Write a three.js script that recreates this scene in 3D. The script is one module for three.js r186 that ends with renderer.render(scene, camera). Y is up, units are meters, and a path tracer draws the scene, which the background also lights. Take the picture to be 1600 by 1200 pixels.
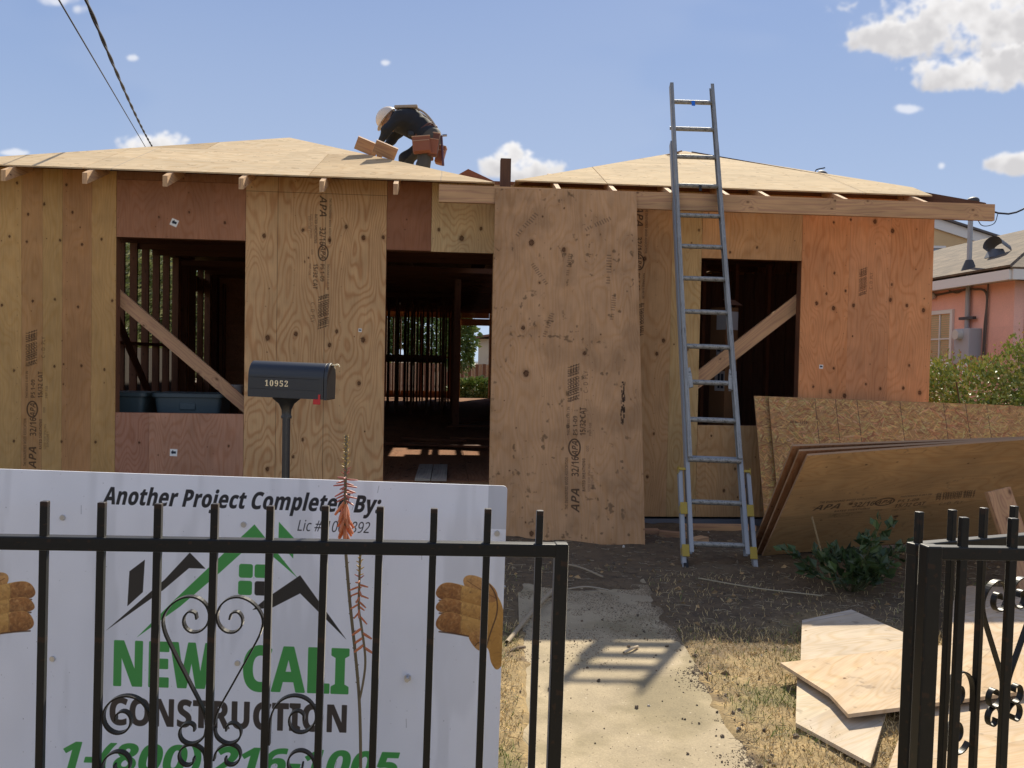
import * as THREE from 'three';
import { MarchingCubes } from 'three/addons/objects/MarchingCubes.js';
import { RoundedBoxGeometry } from 'three/addons/geometries/RoundedBoxGeometry.js';
import { mergeGeometries } from 'three/addons/utils/BufferGeometryUtils.js';
import { TextGeometry } from 'three/addons/geometries/TextGeometry.js';
import { FontLoader } from 'three/addons/loaders/FontLoader.js';

// ---------------------------------------------------------------- camera, light, exposure
const scene = new THREE.Scene();
const camera = new THREE.PerspectiveCamera(49.72, 4 / 3, 0.05, 800);
camera.position.set(0, 1.37, 0);
camera.rotation.order = 'YXZ';
camera.rotation.set(-0.0262, 0, 0.019);
const renderer = new THREE.WebGLRenderer({ antialias: true });
renderer.toneMapping = THREE.LinearToneMapping;
const EXPOSURE = 1.5;
renderer.toneMappingExposure = EXPOSURE;
renderer.shadowMap.enabled = true;
const SUN = new THREE.Vector3(1.18, 3.863, -4.03).normalize();
const sun = new THREE.DirectionalLight(new THREE.Color(1.0, 0.91, 0.74), 4.8);
sun.position.copy(SUN).multiplyScalar(60).add(new THREE.Vector3(0, 0, -6));
sun.target.position.set(0, 0, -6);
sun.castShadow = true;
sun.shadow.mapSize.set(4096, 4096);
Object.assign(sun.shadow.camera, { left: -16, right: 16, top: 16, bottom: -16, near: 1, far: 140 });
sun.shadow.bias = -0.0004;
scene.add(sun, sun.target);

// ---------------------------------------------------------------- numbers
function rng(s) { return () => { s = (s + 0x6d2b79f5) | 0; let t = Math.imul(s ^ (s >>> 15), 1 | s); t = (t + Math.imul(t ^ (t >>> 7), 61 | t)) ^ t; return ((t ^ (t >>> 14)) >>> 0) / 4294967296; }; }
function hash(x, y, s) { let h = Math.imul(x, 374761393) ^ Math.imul(y, 668265263) ^ Math.imul(s, 1274126177); h = Math.imul(h ^ (h >>> 13), 1274126177); return ((h ^ (h >>> 16)) >>> 0) / 4294967296; }
function vnoise(x, y, s) {
  const xi = Math.floor(x), yi = Math.floor(y); let fx = x - xi, fy = y - yi;
  fx = fx * fx * (3 - 2 * fx); fy = fy * fy * (3 - 2 * fy);
  const a = hash(xi, yi, s), b = hash(xi + 1, yi, s), c = hash(xi, yi + 1, s), d = hash(xi + 1, yi + 1, s);
  return a + (b - a) * fx + (c - a) * fy + (a - b - c + d) * fx * fy;
}
function fbm(x, y, s, o = 4) { let v = 0, a = 0.5, n = 0; for (let i = 0; i < o; i++) { v += a * vnoise(x, y, s + i * 17); n += a; x *= 2.03; y *= 2.03; a *= 0.5; } return v / n; }
const clamp = (v, a = 0, b = 1) => Math.min(b, Math.max(a, v));
const sstep = (a, b, v) => { const t = clamp((v - a) / (b - a)); return t * t * (3 - 2 * t); };
const V = (x, y, z) => new THREE.Vector3(x, y, z);

// ---------------------------------------------------------------- sky
{
  const w = 4096, h = 2048, data = new Float32Array(w * h * 4), k = 1 / EXPOSURE;
  // clouds as [tan azimuth, tan elevation, half width, half height]
  const blobs = [[0.56, 0.415, 0.15, 0.062], [0.455, 0.395, 0.06, 0.028], [0.63, 0.37, 0.12, 0.052], [0.54, 0.352, 0.075, 0.024], [0.66, 0.44, 0.14, 0.07], [0.61, 0.248, 0.042, 0.015],
    [0.012, 0.232, 0.048, 0.020], [-0.006, 0.244, 0.020, 0.016], [-0.445, 0.25, 0.042, 0.02], [-0.42, 0.252, 0.03, 0.018]];
  const wisps = [[-0.548, 0.428, 0.035, 0.014], [-0.52, 0.412, 0.014, 0.007], [-0.461, 0.355, 0.008, 0.004], [-0.158, 0.355, 0.006, 0.004], [0.467, 0.312, 0.022, 0.006], [0.51, 0.245, 0.005, 0.005],  [-0.60, 0.24, 0.02, 0.004]];
  for (let j = 0; j < h; j++) {
    const el = ((j + 0.5) / h - 0.5) * Math.PI, y = Math.sin(el), ce = Math.cos(el);
    for (let i = 0; i < w; i++) {
      const o = (j * w + i) * 4; data[o + 3] = 1;
      if (el < -0.02) { data[o] = 0.30 * k; data[o + 1] = 0.30 * k; data[o + 2] = 0.30 * k; continue; }
      const az = ((i + 0.5) / w - 0.5) * 2 * Math.PI, x = ce * Math.cos(az), z = ce * Math.sin(az);
      const e = clamp(el / 1.4), t1 = Math.pow(clamp(el / 0.42), 0.8), t2 = sstep(0.3, 1.2, el);
      const sd = x * SUN.x + y * SUN.y + z * SUN.z, glow = Math.pow(clamp(sd), 6) * 0.06 + Math.pow(clamp(sd), 40) * 0.25;
      let r = (0.58 + (0.235 - 0.58) * t1) * (1 - 0.50 * t2) + glow, g = (0.70 + (0.355 - 0.70) * t1) * (1 - 0.42 * t2) + glow, b = (0.87 + (0.64 - 0.87) * t1) * (1 - 0.28 * t2) + glow;
      let c = 0, sh = 0;
      if (z < -0.25) {
        const tx = x / -z, ty = y / -z;
        if (Math.abs(tx) < 1 && ty < 0.7) {
          const n = fbm(tx * 19, ty * 25, 5, 7), n2 = fbm(tx * 60 + 9, ty * 60, 8, 4), n3 = fbm(tx * 150 + n * 3, ty * 170 + n2 * 2, 15, 3);
          for (const [cx, cy, rx, ry] of blobs) {
            const d = 1 - ((tx - cx) / rx) ** 2 - ((ty - cy) / (ry * (ty < cy ? 0.8 : 1))) ** 2;
            const dd = sstep(-0.1, 0.75, d + (n - 0.5) * 2.3 + (n2 - 0.5) * 1.5 + (n3 - 0.5) * 0.7 + 0.1);
            if (dd > c) { c = dd; sh = clamp(0.5 + (cy - ty) / ry * 0.35 + (n - 0.5) * 1.2 + (n2 - 0.5) * 1.0 + d * 0.35 - 0.05); }
          }
          for (const [cx, cy, rx, ry] of wisps) {
            const d = 1 - ((tx - cx) / rx) ** 2 - ((ty - cy) / ry) ** 2;
            const dd = sstep(-0.1, 1.0, d + (n2 - 0.5) * 2.2) * 0.55;
            if (dd > c) { c = dd; sh = 0.1; }
          }
          const haze = sstep(0.46, 0.62, fbm(tx * 3 + 4, ty * 7, 31, 4)) * 0.10;
          r += (0.62 - r) * haze; g += (0.68 - g) * haze; b += (0.80 - b) * haze;
        }
      }
      if (!(z < -0.25 && Math.abs(x / -z) < 0.8 && y / -z < 0.6) && el > 0.12) {
        const px = x / (y + 0.18) * 1.1, pz = z / (y + 0.18) * 1.1, n = fbm(px + 7, pz + 3, 41, 5);
        c = Math.max(c, sstep(0.46, 0.62, n)); sh = clamp(n * 1.2 - 0.5);
      }
      if (c > 0) { const l = 1.12 - 0.46 * sh; r += (l * 1.02 - r) * c; g += (l * 1.0 - g) * c; b += (l * 0.985 + 0.02 * sh - b) * c; }
      data[o] = r * k; data[o + 1] = g * k; data[o + 2] = b * k;
    }
  }
  const t = new THREE.DataTexture(data, w, h, THREE.RGBAFormat, THREE.FloatType);
  t.mapping = THREE.EquirectangularReflectionMapping; t.magFilter = t.minFilter = THREE.LinearFilter; t.colorSpace = THREE.LinearSRGBColorSpace; t.needsUpdate = true;
  scene.background = t; scene.environment = t;
}

// ---------------------------------------------------------------- scene helpers
const used = {};
function numbered(n) { const k = used[n] = (used[n] ?? -1) + 1; return k ? n + '_' + String(k).padStart(3, '0') : n; }
function tag(o, label, category, group, kind) { if (label) o.userData.label = label; if (category) o.userData.category = category; if (group) o.userData.group = group; if (kind) o.userData.kind = kind; return o; }
function thing(name, label, category, pos = [0, 0, 0], turn = 0, group) { const o = new THREE.Group(); o.name = numbered(name); o.position.set(...pos); o.rotation.y = turn; tag(o, label, category, group); scene.add(o); return o; }
function part(name, geo, mat, parent, label) { const m = new THREE.Mesh(geo, mat); m.name = name; m.castShadow = m.receiveShadow = true; if (label) m.userData.label = label; parent.add(m); return m; }
function solo(name, geo, mat, label, category, group, kind) { const m = new THREE.Mesh(geo, mat); m.name = numbered(name); m.castShadow = m.receiveShadow = true; tag(m, label, category, group, kind); scene.add(m); return m; }
const merge = (gs) => mergeGeometries(gs.map((g) => { const q = g.index ? g.toNonIndexed() : g; for (const k of Object.keys(q.attributes)) if (!['position', 'normal', 'uv'].includes(k)) q.deleteAttribute(k); if (!q.attributes.uv) q.setAttribute('uv', new THREE.BufferAttribute(new Float32Array(q.attributes.position.count * 2), 2)); return q; }));
const at = (g, x, y, z) => g.translate(x, y, z);

// the house's own axes: u along its front, h up, w into it
const YAW = 0.08, HOUSE_Z = -7.35, CA = Math.cos(YAW), SA = Math.sin(YAW);
const hw = (u, h, w) => V(u * CA - w * SA, h, HOUSE_Z - u * SA - w * CA);
const L = (u, h, w) => V(u, h, -w);

// ---------------------------------------------------------------- textures
const css = (c) => `rgb(${c.map((v) => Math.round(clamp(v, 0, 255))).join(',')})`;
function canvasOf(w, h) { const c = document.createElement('canvas'); c.width = w; c.height = h; return [c, c.getContext('2d')]; }
function texOf(c, repeat) { const t = new THREE.CanvasTexture(c); t.colorSpace = THREE.SRGBColorSpace; t.magFilter = THREE.LinearFilter; if (repeat) t.wrapS = t.wrapT = THREE.RepeatWrapping; return t; }

// rotary-cut plywood: veneer strips, cathedral grain, knots; x across, y along the grain, metres
function plywood({ W, H, seed, tint, knots = [], grain = 1, ppm = 260, dirt = 0, seams = [], marks = 3 }) {
  const w = Math.round(W * ppm), h = Math.round(H * ppm), [c, g] = canvasOf(w, h), im = g.createImageData(w, h), d = im.data;
  const R = rng(seed * 77 + 5), small = []; for (let i = 0; i < W * H * marks; i++) small.push([R() * W, R() * H, 0.0025 + R() * 0.003, 0]);
  const all = [...knots.map(([x, y, r]) => [x, y, (r || 0.015) * 0.68, 1]), ...small];
  for (let j = 0; j < h; j++) {
    const y = H - (j + 0.5) / ppm;
    for (let i = 0; i < w; i++) {
      const x = (i + 0.5) / ppm;
      let s = 0; while (s + 1 < tint.length && x > tint[s + 1][0] + 0.006 * (vnoise(y * 2, s * 9, seed) - 0.5)) s++;
      const col = tint[s][1], so = seed * 13 + s * 101;
      let kd = 0, push = 0;
      for (const [kx, ky, kr, big] of all) {
        const dx = x - kx, dy = (y - ky) * 0.75, q = dx * dx + dy * dy, rr = kr * kr;
        if (q > rr * 60) continue;
        if (big) push += Math.exp(-q / (rr * 9)) * 0.9;
        const e = Math.sqrt(q) / kr + (vnoise(x * 300, y * 300, 3) - 0.5) * 0.5;
        kd = Math.max(kd, e < 1 ? (e > 0.72 ? 0.85 : 0.55 + 0.2 * vnoise(x * 500, y * 500, 9)) : 0.35 * Math.exp(-(e - 1) * 2.2));
      }
      const hx = fbm(x * 3.1 + so, y * 0.8 + so, so, 3) * 17 + fbm(x * 10, y * 3.6, so + 3, 2) * 1.6 + push;
      const ring = Math.sin(hx * 6.2832 * 1.3), late = Math.pow(0.5 + 0.5 * ring, 3) * (0.45 + 0.75 * fbm(x * 3, y * 2, so + 40, 2));
      const fib = vnoise(x * 330, y * 9, so + 7) - 0.5, blot = fbm(x * 1.5, y * 0.8, so + 11, 3) - 0.5, mott = fbm(x * 14, y * 8, so + 23, 3) - 0.5;
      let m = 1 - 0.075 * late * grain + 0.08 * fib + 0.16 * blot + 0.12 * mott;
      for (const [sx] of tint) if (sx > 0 && Math.abs(x - sx - 0.006 * (vnoise(y * 2, 9, seed) - 0.5)) < 0.0018) m *= 0.86;
      for (const [a, v] of seams) if (Math.abs((a === 'y' ? y : x) - v) < 0.002) m *= 0.6;
      if (dirt) { const q = sstep(0.5, 0.75, fbm(x * 5, y * 4, seed + 70, 5)); m *= 1 - dirt * 0.09 * q; const sp = sstep(0.70, 0.82, fbm(x * 26, y * 22, seed + 90, 3)) * sstep(0.45, 0.6, fbm(x * 4, y * 4, seed + 95, 2)); m *= 1 - dirt * 0.3 * sp; }
      const o = (j * w + i) * 4, red = 1 + 0.06 * late * grain;
      d[o] = col[0] * m * (1 - kd) + 62 * kd; d[o + 1] = col[1] * m / red * (1 - kd) + 38 * kd; d[o + 2] = col[2] * m / red / (1 + 0.05 * late) * (1 - kd) + 24 * kd; d[o + 3] = 255;
    }
  }
  g.putImageData(im, 0, 0);
  g.fillStyle = 'rgba(48,34,26,0.42)'; for (let x = 0.012; x < W; x += 0.4) for (let y = 0.03; y < H; y += 0.15) if (R() < 0.85) g.fillRect((x + (R() - 0.5) * 0.012) * ppm, (y + (R() - 0.5) * 0.03) * ppm, 1.6, 1.6);
  g.ppm = ppm; g.hgt = H;
  return [c, g];
}
// grade stamp: x, y of its start in metres from the lower left, dir +1 reads upward, -1 downward, 0 across
function stamp(g, x, y, dir, k = 1, only) {
  g.save(); g.translate(x * g.ppm, (g.hgt - y) * g.ppm); g.rotate(dir > 0 ? -Math.PI / 2 : dir < 0 ? Math.PI / 2 : 0); g.scale(g.ppm * k / 100, g.ppm * k / 100);
  g.fillStyle = 'rgba(34,26,22,0.62)'; g.strokeStyle = 'rgba(34,26,22,0.62)';
  const T = (s, px, py, size, bold, sx = 1) => { g.save(); g.translate(px, py); g.scale(sx, 1); g.font = `${bold || ''} ${size}px sans-serif`; g.fillText(s, 0, 0); g.restore(); };
  if (!only || only === 'a') {
    g.save(); g.transform(1, 0, -0.3, 1, 0, 0); T('APA', 2, 5, 9, 'bold', 1.15); g.restore();
    T('THE ENGINEERED WOOD ASSOCIATION', 3, -4, 3.2, 'bold', 0.72);
    T('32/16', 30, 5, 8, 'bold', 0.8); T('RATED SHEATHING', 18, 9.5, 3.4, 'bold', 0.9); T('SIZED FOR SPACING', 18, 13, 3, '', 0.85); T('EXPOSURE 1', 20, 16, 2.6);
    g.lineWidth = 1.2; g.beginPath(); g.ellipse(54, 1, 7, 4.4, 0, 0, 7); g.stroke(); g.save(); g.transform(1, 0, -0.3, 1, 0, 0); T('APA', 48, 3.6, 6.5, 'bold'); g.restore(); T('000', 51, 12, 3);
    T('THICKNESS 0.451 IN', 64, -3, 3, 'bold', 0.85); T('PS 1-09', 64, 3, 5, 'bold'); T('15/32 CAT', 64, 9.5, 6, 'bold', 0.85); T('PRP-108', 64, 14, 3);
  }
  if (!only || only === 'b') {
    for (let i = 0; i < 4; i++) T('PLYWOOD MILL', 92 + i * 0.8, -1.5 + i * 2.1, 4.2, 'bold', 1.0);
    T('C - D  PLY', 100, 12, 4.5);
  }
  g.restore();
}
const raw = (o) => new THREE.MeshPhysicalMaterial({ roughness: 0.92, specularIntensity: 0.3, ...o });
const plyMat = ([c]) => raw({ map: texOf(c) });

const TAN = [199, 160, 115], TAN2 = [197, 156, 107], RED = [178, 129, 94], ORANGE = [208, 145, 98], YEL = [187, 150, 98];
const edgeMat = new THREE.MeshStandardMaterial({ color: new THREE.Color(0.33, 0.20, 0.11), roughness: 0.85 });

// sawn lumber, grain along v... u runs along the length
function lumberTex(seed, base, gray) {
  const w = 512, h = 96, [c, g] = canvasOf(w, h), im = g.createImageData(w, h), d = im.data, R = rng(seed), kn = []; for (let i = 0; i < 5; i++) kn.push([R() * 2, R() * 0.14, 0.008 + R() * 0.008]);
  for (let j = 0; j < h; j++) for (let i = 0; i < w; i++) {
    const x = i / w * 2, y = j / h * 0.14; let push = 0, kd = 0;
    for (const [a, b, r] of kn) { const q = ((x - a) * 0.6) ** 2 + (y - b) ** 2; push += Math.exp(-q / (r * r * 6)) * 2; kd = Math.max(kd, Math.exp(-q / (r * r * 0.5)) * 0.75); }
    const n = fbm(x * 0.9, y * 14, seed, 3) * 5 + y * 30 + push, late = Math.pow(0.5 + 0.5 * Math.sin(n * 6.28), 4), f = vnoise(x * 8, y * 900, seed + 2) - 0.5, bl = fbm(x * 3, y * 12, seed + 5, 3) - 0.5;
    const m = 1 - 0.09 * late + 0.08 * f + 0.22 * bl, o = (j * w + i) * 4;
    d[o] = base[0] * m * (1 - kd) + 70 * kd; d[o + 1] = base[1] * m * (1 - 0.04 * late) * (1 - kd) + 42 * kd; d[o + 2] = base[2] * m * (1 - kd) + 26 * kd; d[o + 3] = 255;
  }
  g.putImageData(im, 0, 0);
  return texOf(c, true);
}
const lumberMats = [[1, [190, 150, 108]], [2, [176, 138, 102]], [3, [198, 160, 116]]].map(([s, b]) => new THREE.MeshStandardMaterial({ map: lumberTex(s, b), roughness: 0.8 }));
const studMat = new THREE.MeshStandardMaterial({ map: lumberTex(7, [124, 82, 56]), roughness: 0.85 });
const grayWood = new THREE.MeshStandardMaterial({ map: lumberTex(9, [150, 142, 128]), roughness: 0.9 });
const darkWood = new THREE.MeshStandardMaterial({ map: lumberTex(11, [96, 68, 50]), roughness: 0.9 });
const LR = rng(4);
// a board of size len x wide x thick along x, uv in metres along its length
function boardGeo(len, wide, thick) {
  const g = new THREE.BoxGeometry(len, wide, thick), p = g.attributes.position, n = g.attributes.normal, uv = g.attributes.uv, o = LR() * 2, q = LR();
  for (let i = 0; i < p.count; i++) {
    const ny = Math.abs(n.getY(i)) > 0.5, nx = Math.abs(n.getX(i)) > 0.5;
    uv.setXY(i, (nx ? p.getZ(i) : p.getX(i)) / 2 + o, (nx ? p.getY(i) : ny ? p.getZ(i) + 0.3 : p.getY(i)) / 0.14 + q);
  }
  return g;
}
// board between two points, its wide face turned so that 'side' is the direction across its width
function boardBetween(a, b, wide, thick, side = V(0, 1, 0)) {
  const x = b.clone().sub(a), len = x.length(); x.normalize();
  const z = x.clone().cross(side).normalize(), y = z.clone().cross(x);
  const g = boardGeo(len, wide, thick); g.applyMatrix4(new THREE.Matrix4().makeBasis(x, y, z)); const m = a.clone().add(b).multiplyScalar(0.5);
  return g.translate(m.x, m.y, m.z);
}
// a sheet with four corners (a, b along the bottom, c, d along the top, counter-clockwise seen from its face), bent if they do not lie in one plane
function sheetGeo(a, b, c, d, thick, nu = 8, nv = 8, bow = 0) {
  const P = (s, t) => a.clone().lerp(b, s).lerp(d.clone().lerp(c, s), t);
  const nAt = (s, t) => { const e = 0.01; return P(s + e, t).sub(P(s - e, t)).cross(P(s, t + e).sub(P(s, t - e))).normalize(); };
  const pos = [], uv = [], idx = [];
  for (const side of [0, 1]) for (let j = 0; j <= nv; j++) for (let i = 0; i <= nu; i++) { const s = i / nu, t = j / nv, p = P(s, t).addScaledVector(nAt(s, t), -side * thick + bow * 4 * t * (1 - t)); pos.push(p.x, p.y, p.z); uv.push(s, t); }
  const N = (nu + 1) * (nv + 1), k = (i, j, s) => s * N + j * (nu + 1) + i;
  for (let j = 0; j < nv; j++) for (let i = 0; i < nu; i++) { idx.push(k(i, j, 0), k(i + 1, j, 0), k(i + 1, j + 1, 0), k(i, j, 0), k(i + 1, j + 1, 0), k(i, j + 1, 0)); idx.push(k(i, j, 1), k(i + 1, j + 1, 1), k(i + 1, j, 1), k(i, j, 1), k(i, j + 1, 1), k(i + 1, j + 1, 1)); }
  const face = new THREE.BufferGeometry(); face.setAttribute('position', new THREE.Float32BufferAttribute(pos, 3)); face.setAttribute('uv', new THREE.Float32BufferAttribute(uv, 2)); face.setIndex(idx);
  const ep = [], quad = (p, q, r, s) => ep.push(...p, ...q, ...r, ...p, ...r, ...s), g3 = (n) => pos.slice(n * 3, n * 3 + 3);
  for (let i = 0; i < nu; i++) { quad(g3(k(i, 0, 1)), g3(k(i + 1, 0, 1)), g3(k(i + 1, 0, 0)), g3(k(i, 0, 0))); quad(g3(k(i, nv, 0)), g3(k(i + 1, nv, 0)), g3(k(i + 1, nv, 1)), g3(k(i, nv, 1))); }
  for (let j = 0; j < nv; j++) { quad(g3(k(0, j, 0)), g3(k(0, j + 1, 0)), g3(k(0, j + 1, 1)), g3(k(0, j, 1))); quad(g3(k(nu, j, 1)), g3(k(nu, j + 1, 1)), g3(k(nu, j + 1, 0)), g3(k(nu, j, 0))); }
  const edge = new THREE.BufferGeometry(); edge.setAttribute('position', new THREE.Float32BufferAttribute(ep, 3));
  const f2 = face.toNonIndexed(); f2.computeVertexNormals(); face.computeVertexNormals(); edge.computeVertexNormals();
  edge.setAttribute('uv', new THREE.BufferAttribute(new Float32Array(ep.length / 3 * 2), 2));
  const g = new THREE.BufferGeometry(), fp = face.toNonIndexed();
  for (const [key, n] of [['position', 3], ['normal', 3], ['uv', 2]]) { const A = fp.attributes[key].array, B = edge.attributes[key].array, o = new Float32Array(A.length + B.length); o.set(A); o.set(B, A.length); g.setAttribute(key, new THREE.BufferAttribute(o, n)); }
  g.addGroup(0, fp.attributes.position.count, 0); g.addGroup(fp.attributes.position.count, ep.length / 3, 1);
  return g;
}
// a flat polygon plate: points in order seen from above its upper side
function plate(pts, thick, org, ax, ay, sx = 2.44, sy = 1.22) {
  const n = V(0, 0, 0); for (let i = 1; i + 1 < pts.length; i++) n.add(pts[i].clone().sub(pts[0]).cross(pts[i + 1].clone().sub(pts[0]))); n.normalize();
  const pos = [], uv = [], U = (p) => { const q = p.clone().sub(org); return [q.dot(ax) / sx, q.dot(ay) / sy]; };
  const add = (...ps) => ps.forEach((p) => { pos.push(p.x, p.y, p.z); uv.push(...U(p)); }), low = pts.map((p) => p.clone().addScaledVector(n, -thick));
  for (let i = 1; i + 1 < pts.length; i++) { add(pts[0], pts[i], pts[i + 1]); add(low[0], low[i + 1], low[i]); }
  for (let i = 0; i < pts.length; i++) { const j = (i + 1) % pts.length; add(pts[i], low[i], low[j], pts[i], low[j], pts[j]); }
  const g = new THREE.BufferGeometry(); g.setAttribute('position', new THREE.Float32BufferAttribute(pos, 3)); g.setAttribute('uv', new THREE.Float32BufferAttribute(uv, 2)); g.computeVertexNormals();
  return g;
}
function clip(poly, f) { const out = []; for (let i = 0; i < poly.length; i++) { const a = poly[i], b = poly[(i + 1) % poly.length], fa = f(a), fb = f(b); if (fa >= 0) out.push(a); if ((fa > 0 && fb < 0) || (fa < 0 && fb > 0)) { const t = fa / (fa - fb); out.push([a[0] + (b[0] - a[0]) * t, a[1] + (b[1] - a[1]) * t]); } } return out; }

// leaves: folded two-triangle blades, one geometry with vertex colours
function leaves(n, place, size, palette, seed, aspect = 0.5) {
  const R = rng(seed), pos = new Float32Array(n * 18), col = new Float32Array(n * 18); let o = 0;
  const a = V(0, 0, 0), b = V(0, 0, 0), c = V(0, 0, 0), nn = V(0, 0, 0);
  for (let i = 0; i < n; i++) {
    const p = place(R, i), s = size * (0.6 + 0.8 * R()), out = p.dir || null;
    a.set(R() - 0.5, R() - 0.25, R() - 0.5); if (out) a.addScaledVector(out, 0.8); a.normalize();
    b.set(R() - 0.5, R() - 0.5, R() - 0.5).cross(a).normalize(); nn.crossVectors(a, b);
    const t = p.pos || p, fold = 0.15 * s, w = s * aspect * 0.5;
    const A = [t.x, t.y, t.z], C = [t.x + a.x * s, t.y + a.y * s - 0.12 * s, t.z + a.z * s], B1 = [t.x + a.x * s * 0.45 + b.x * w + nn.x * fold, t.y + a.y * s * 0.45 + b.y * w + nn.y * fold, t.z + a.z * s * 0.45 + b.z * w + nn.z * fold], B2 = [t.x + a.x * s * 0.45 - b.x * w + nn.x * fold, t.y + a.y * s * 0.45 - b.y * w + nn.y * fold, t.z + a.z * s * 0.45 - b.z * w + nn.z * fold];
    const k = palette[Math.floor(R() * palette.length)], v = 0.75 + 0.5 * R();
    for (const q of [A, B1, C, A, C, B2]) { pos[o] = q[0]; pos[o + 1] = q[1]; pos[o + 2] = q[2]; col[o] = k[0] * v; col[o + 1] = k[1] * v; col[o + 2] = k[2] * v; o += 3; }
  }
  const g = new THREE.BufferGeometry(); g.setAttribute('position', new THREE.BufferAttribute(pos, 3)); g.setAttribute('color', new THREE.BufferAttribute(col, 3)); g.computeVertexNormals();
  return g;
}
const leafMat = new THREE.MeshPhysicalMaterial({ vertexColors: true, roughness: 0.55, side: THREE.DoubleSide, transmission: 0.35, thickness: 0 });
const twigMat = new THREE.MeshStandardMaterial({ color: new THREE.Color(0.13, 0.085, 0.05), roughness: 0.95 });
function tube(points, r, seg = 24, rad = 6) { return new THREE.TubeGeometry(new THREE.CatmullRomCurve3(points), seg, r, rad, false); }

// ---------------------------------------------------------------- ground
const inPath = (x, z) => x > 0.06 && x < 0.865 && z < -1.35 && z > -5.5;
function groundH(x, z) {
  const near = Math.abs(x) < 12 && z > -14 && z < 2;
  let h = near ? (fbm(x * 1.3, z * 1.3, 3, 3) - 0.5) * 0.05 + (fbm(x * 7, z * 7, 6, 3) - 0.5) * 0.03 : 0;
  const wallW = (HOUSE_Z - z) / CA, toWall = sstep(1.0, 0.1, -(wallW + x * SA));
  h -= 0.045 * toWall * sstep(6, 4, Math.abs(x));
  const dx = Math.max(0.06 - x, x - 0.865), edge = sstep(0.0, -0.05, dx + (fbm(x * 9, z * 7, 12, 3) - 0.42) * 0.09), end = sstep(-5.15, -4.85, z + (fbm(x * 4, z * 4, 19, 4) - 0.5) * 0.9);
  h += 0.012 * sstep(0.3, 0.0, dx) * (1 - edge) * (z > -5.7 ? 1 : 0);
  if (edge > 0) h += ((z > -5.7 ? -0.018 * end + (0.013 + h * 0.25) * (1 - end) : h) - h) * edge;
  if (z > -1.42) h = -0.08;
  if (wallW > 0.0 && x > -6 && x < 5) h = -0.12;
  return h;
}
{
  const axis = (dense) => { const a = []; for (const [from, to, step] of dense) for (let v = from; v < to - 1e-6; v += step) a.push(v); a.push(dense[dense.length - 1][1]); return a; };
  const xs = axis([[-400, -40, 60], [-40, -8, 4], [-8, -1.5, 0.12], [-1.5, 4.4, 0.025], [4.4, 9, 0.12], [9, 40, 4], [40, 400, 60]]);
  const zs = axis([[-600, -60, 60], [-60, -12, 4], [-12, -7.6, 0.2], [-7.6, -2.0, 0.025], [-2.0, 1, 0.1], [1, 40, 4], [40, 200, 40]]);
  const nx = xs.length, nz = zs.length, pos = new Float32Array(nx * nz * 3), col = new Float32Array(nx * nz * 3), uv = new Float32Array(nx * nz * 2), idx = [];
  for (let j = 0; j < nz; j++) for (let i = 0; i < nx; i++) {
    const x = xs[i], z = zs[j], k = j * nx + i; pos[k * 3] = x; pos[k * 3 + 1] = groundH(x, z); pos[k * 3 + 2] = z; uv[k * 2] = x / 2.5; uv[k * 2 + 1] = z / 2.5;
    const soil = [0.205, 0.146, 0.084], straw = [0.52, 0.385, 0.19], green = [0.15, 0.17, 0.06];
    const n = fbm(x * 1.7, z * 1.7, 44, 4), m = fbm(x * 5, z * 5, 61, 3);
    let s = sstep(-4.7, -3.7, z + (n - 0.5) * 1.6) * sstep(0.3, 0.48, m + 0.1); if (x > -1.5 && x < 0.9 && z < -4.1) s *= 0.3;
    const gr = s * sstep(0.55, 0.72, fbm(x * 2.6 + 5, z * 2.6, 77, 4)) * 0.55;
    for (let q = 0; q < 3; q++) col[k * 3 + q] = ((soil[q] + (straw[q] - soil[q]) * s) * (1 - gr) + green[q] * gr) * 1.7;
  }
  for (let j = 0; j + 1 < nz; j++) for (let i = 0; i + 1 < nx; i++) { const a = j * nx + i; idx.push(a, a + nx, a + 1, a + 1, a + nx, a + nx + 1); }
  const g = new THREE.BufferGeometry(); g.setAttribute('position', new THREE.BufferAttribute(pos, 3)); g.setAttribute('color', new THREE.BufferAttribute(col, 3)); g.setAttribute('uv', new THREE.BufferAttribute(uv, 2)); g.setIndex(idx); g.computeVertexNormals();
  const S = 1024, [c, q] = canvasOf(S, S), im = q.createImageData(S, S), R = rng(12);
  for (let j = 0; j < S; j++) for (let i = 0; i < S; i++) { const x = i / S, y = j / S, n = fbm(x * 40, y * 40, 5, 4), m = vnoise(x * 400, y * 400, 9), v = 150 * (0.82 + 0.36 * n) * (0.92 + 0.16 * m), o = (j * S + i) * 4; im.data[o] = v * 1.02; im.data[o + 1] = v; im.data[o + 2] = v * 0.97; im.data[o + 3] = 255; }
  q.putImageData(im, 0, 0); q.lineCap = 'round';
  for (let k = 0; k < 5200; k++) { const x = R() * S, y = R() * S, a = R() * 7, l = 4 + R() * 16, b = R(); q.strokeStyle = b < 0.45 ? 'rgba(88,76,60,0.55)' : b < 0.9 ? 'rgba(214,200,168,0.5)' : 'rgba(150,140,120,0.7)'; q.lineWidth = 0.7 + R() * 1.6; q.beginPath(); q.moveTo(x, y); q.quadraticCurveTo(x + Math.cos(a) * l * 0.5 + R() * 4, y + Math.sin(a) * l * 0.5 + R() * 4, x + Math.cos(a) * l, y + Math.sin(a) * l); q.stroke(); }
  const t = texOf(c, true);
  solo('ground', g, new THREE.MeshStandardMaterial({ map: t, bumpMap: t, bumpScale: 0.012, vertexColors: true, roughness: 0.97 }), null, null, null, 'structure');
}
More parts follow.
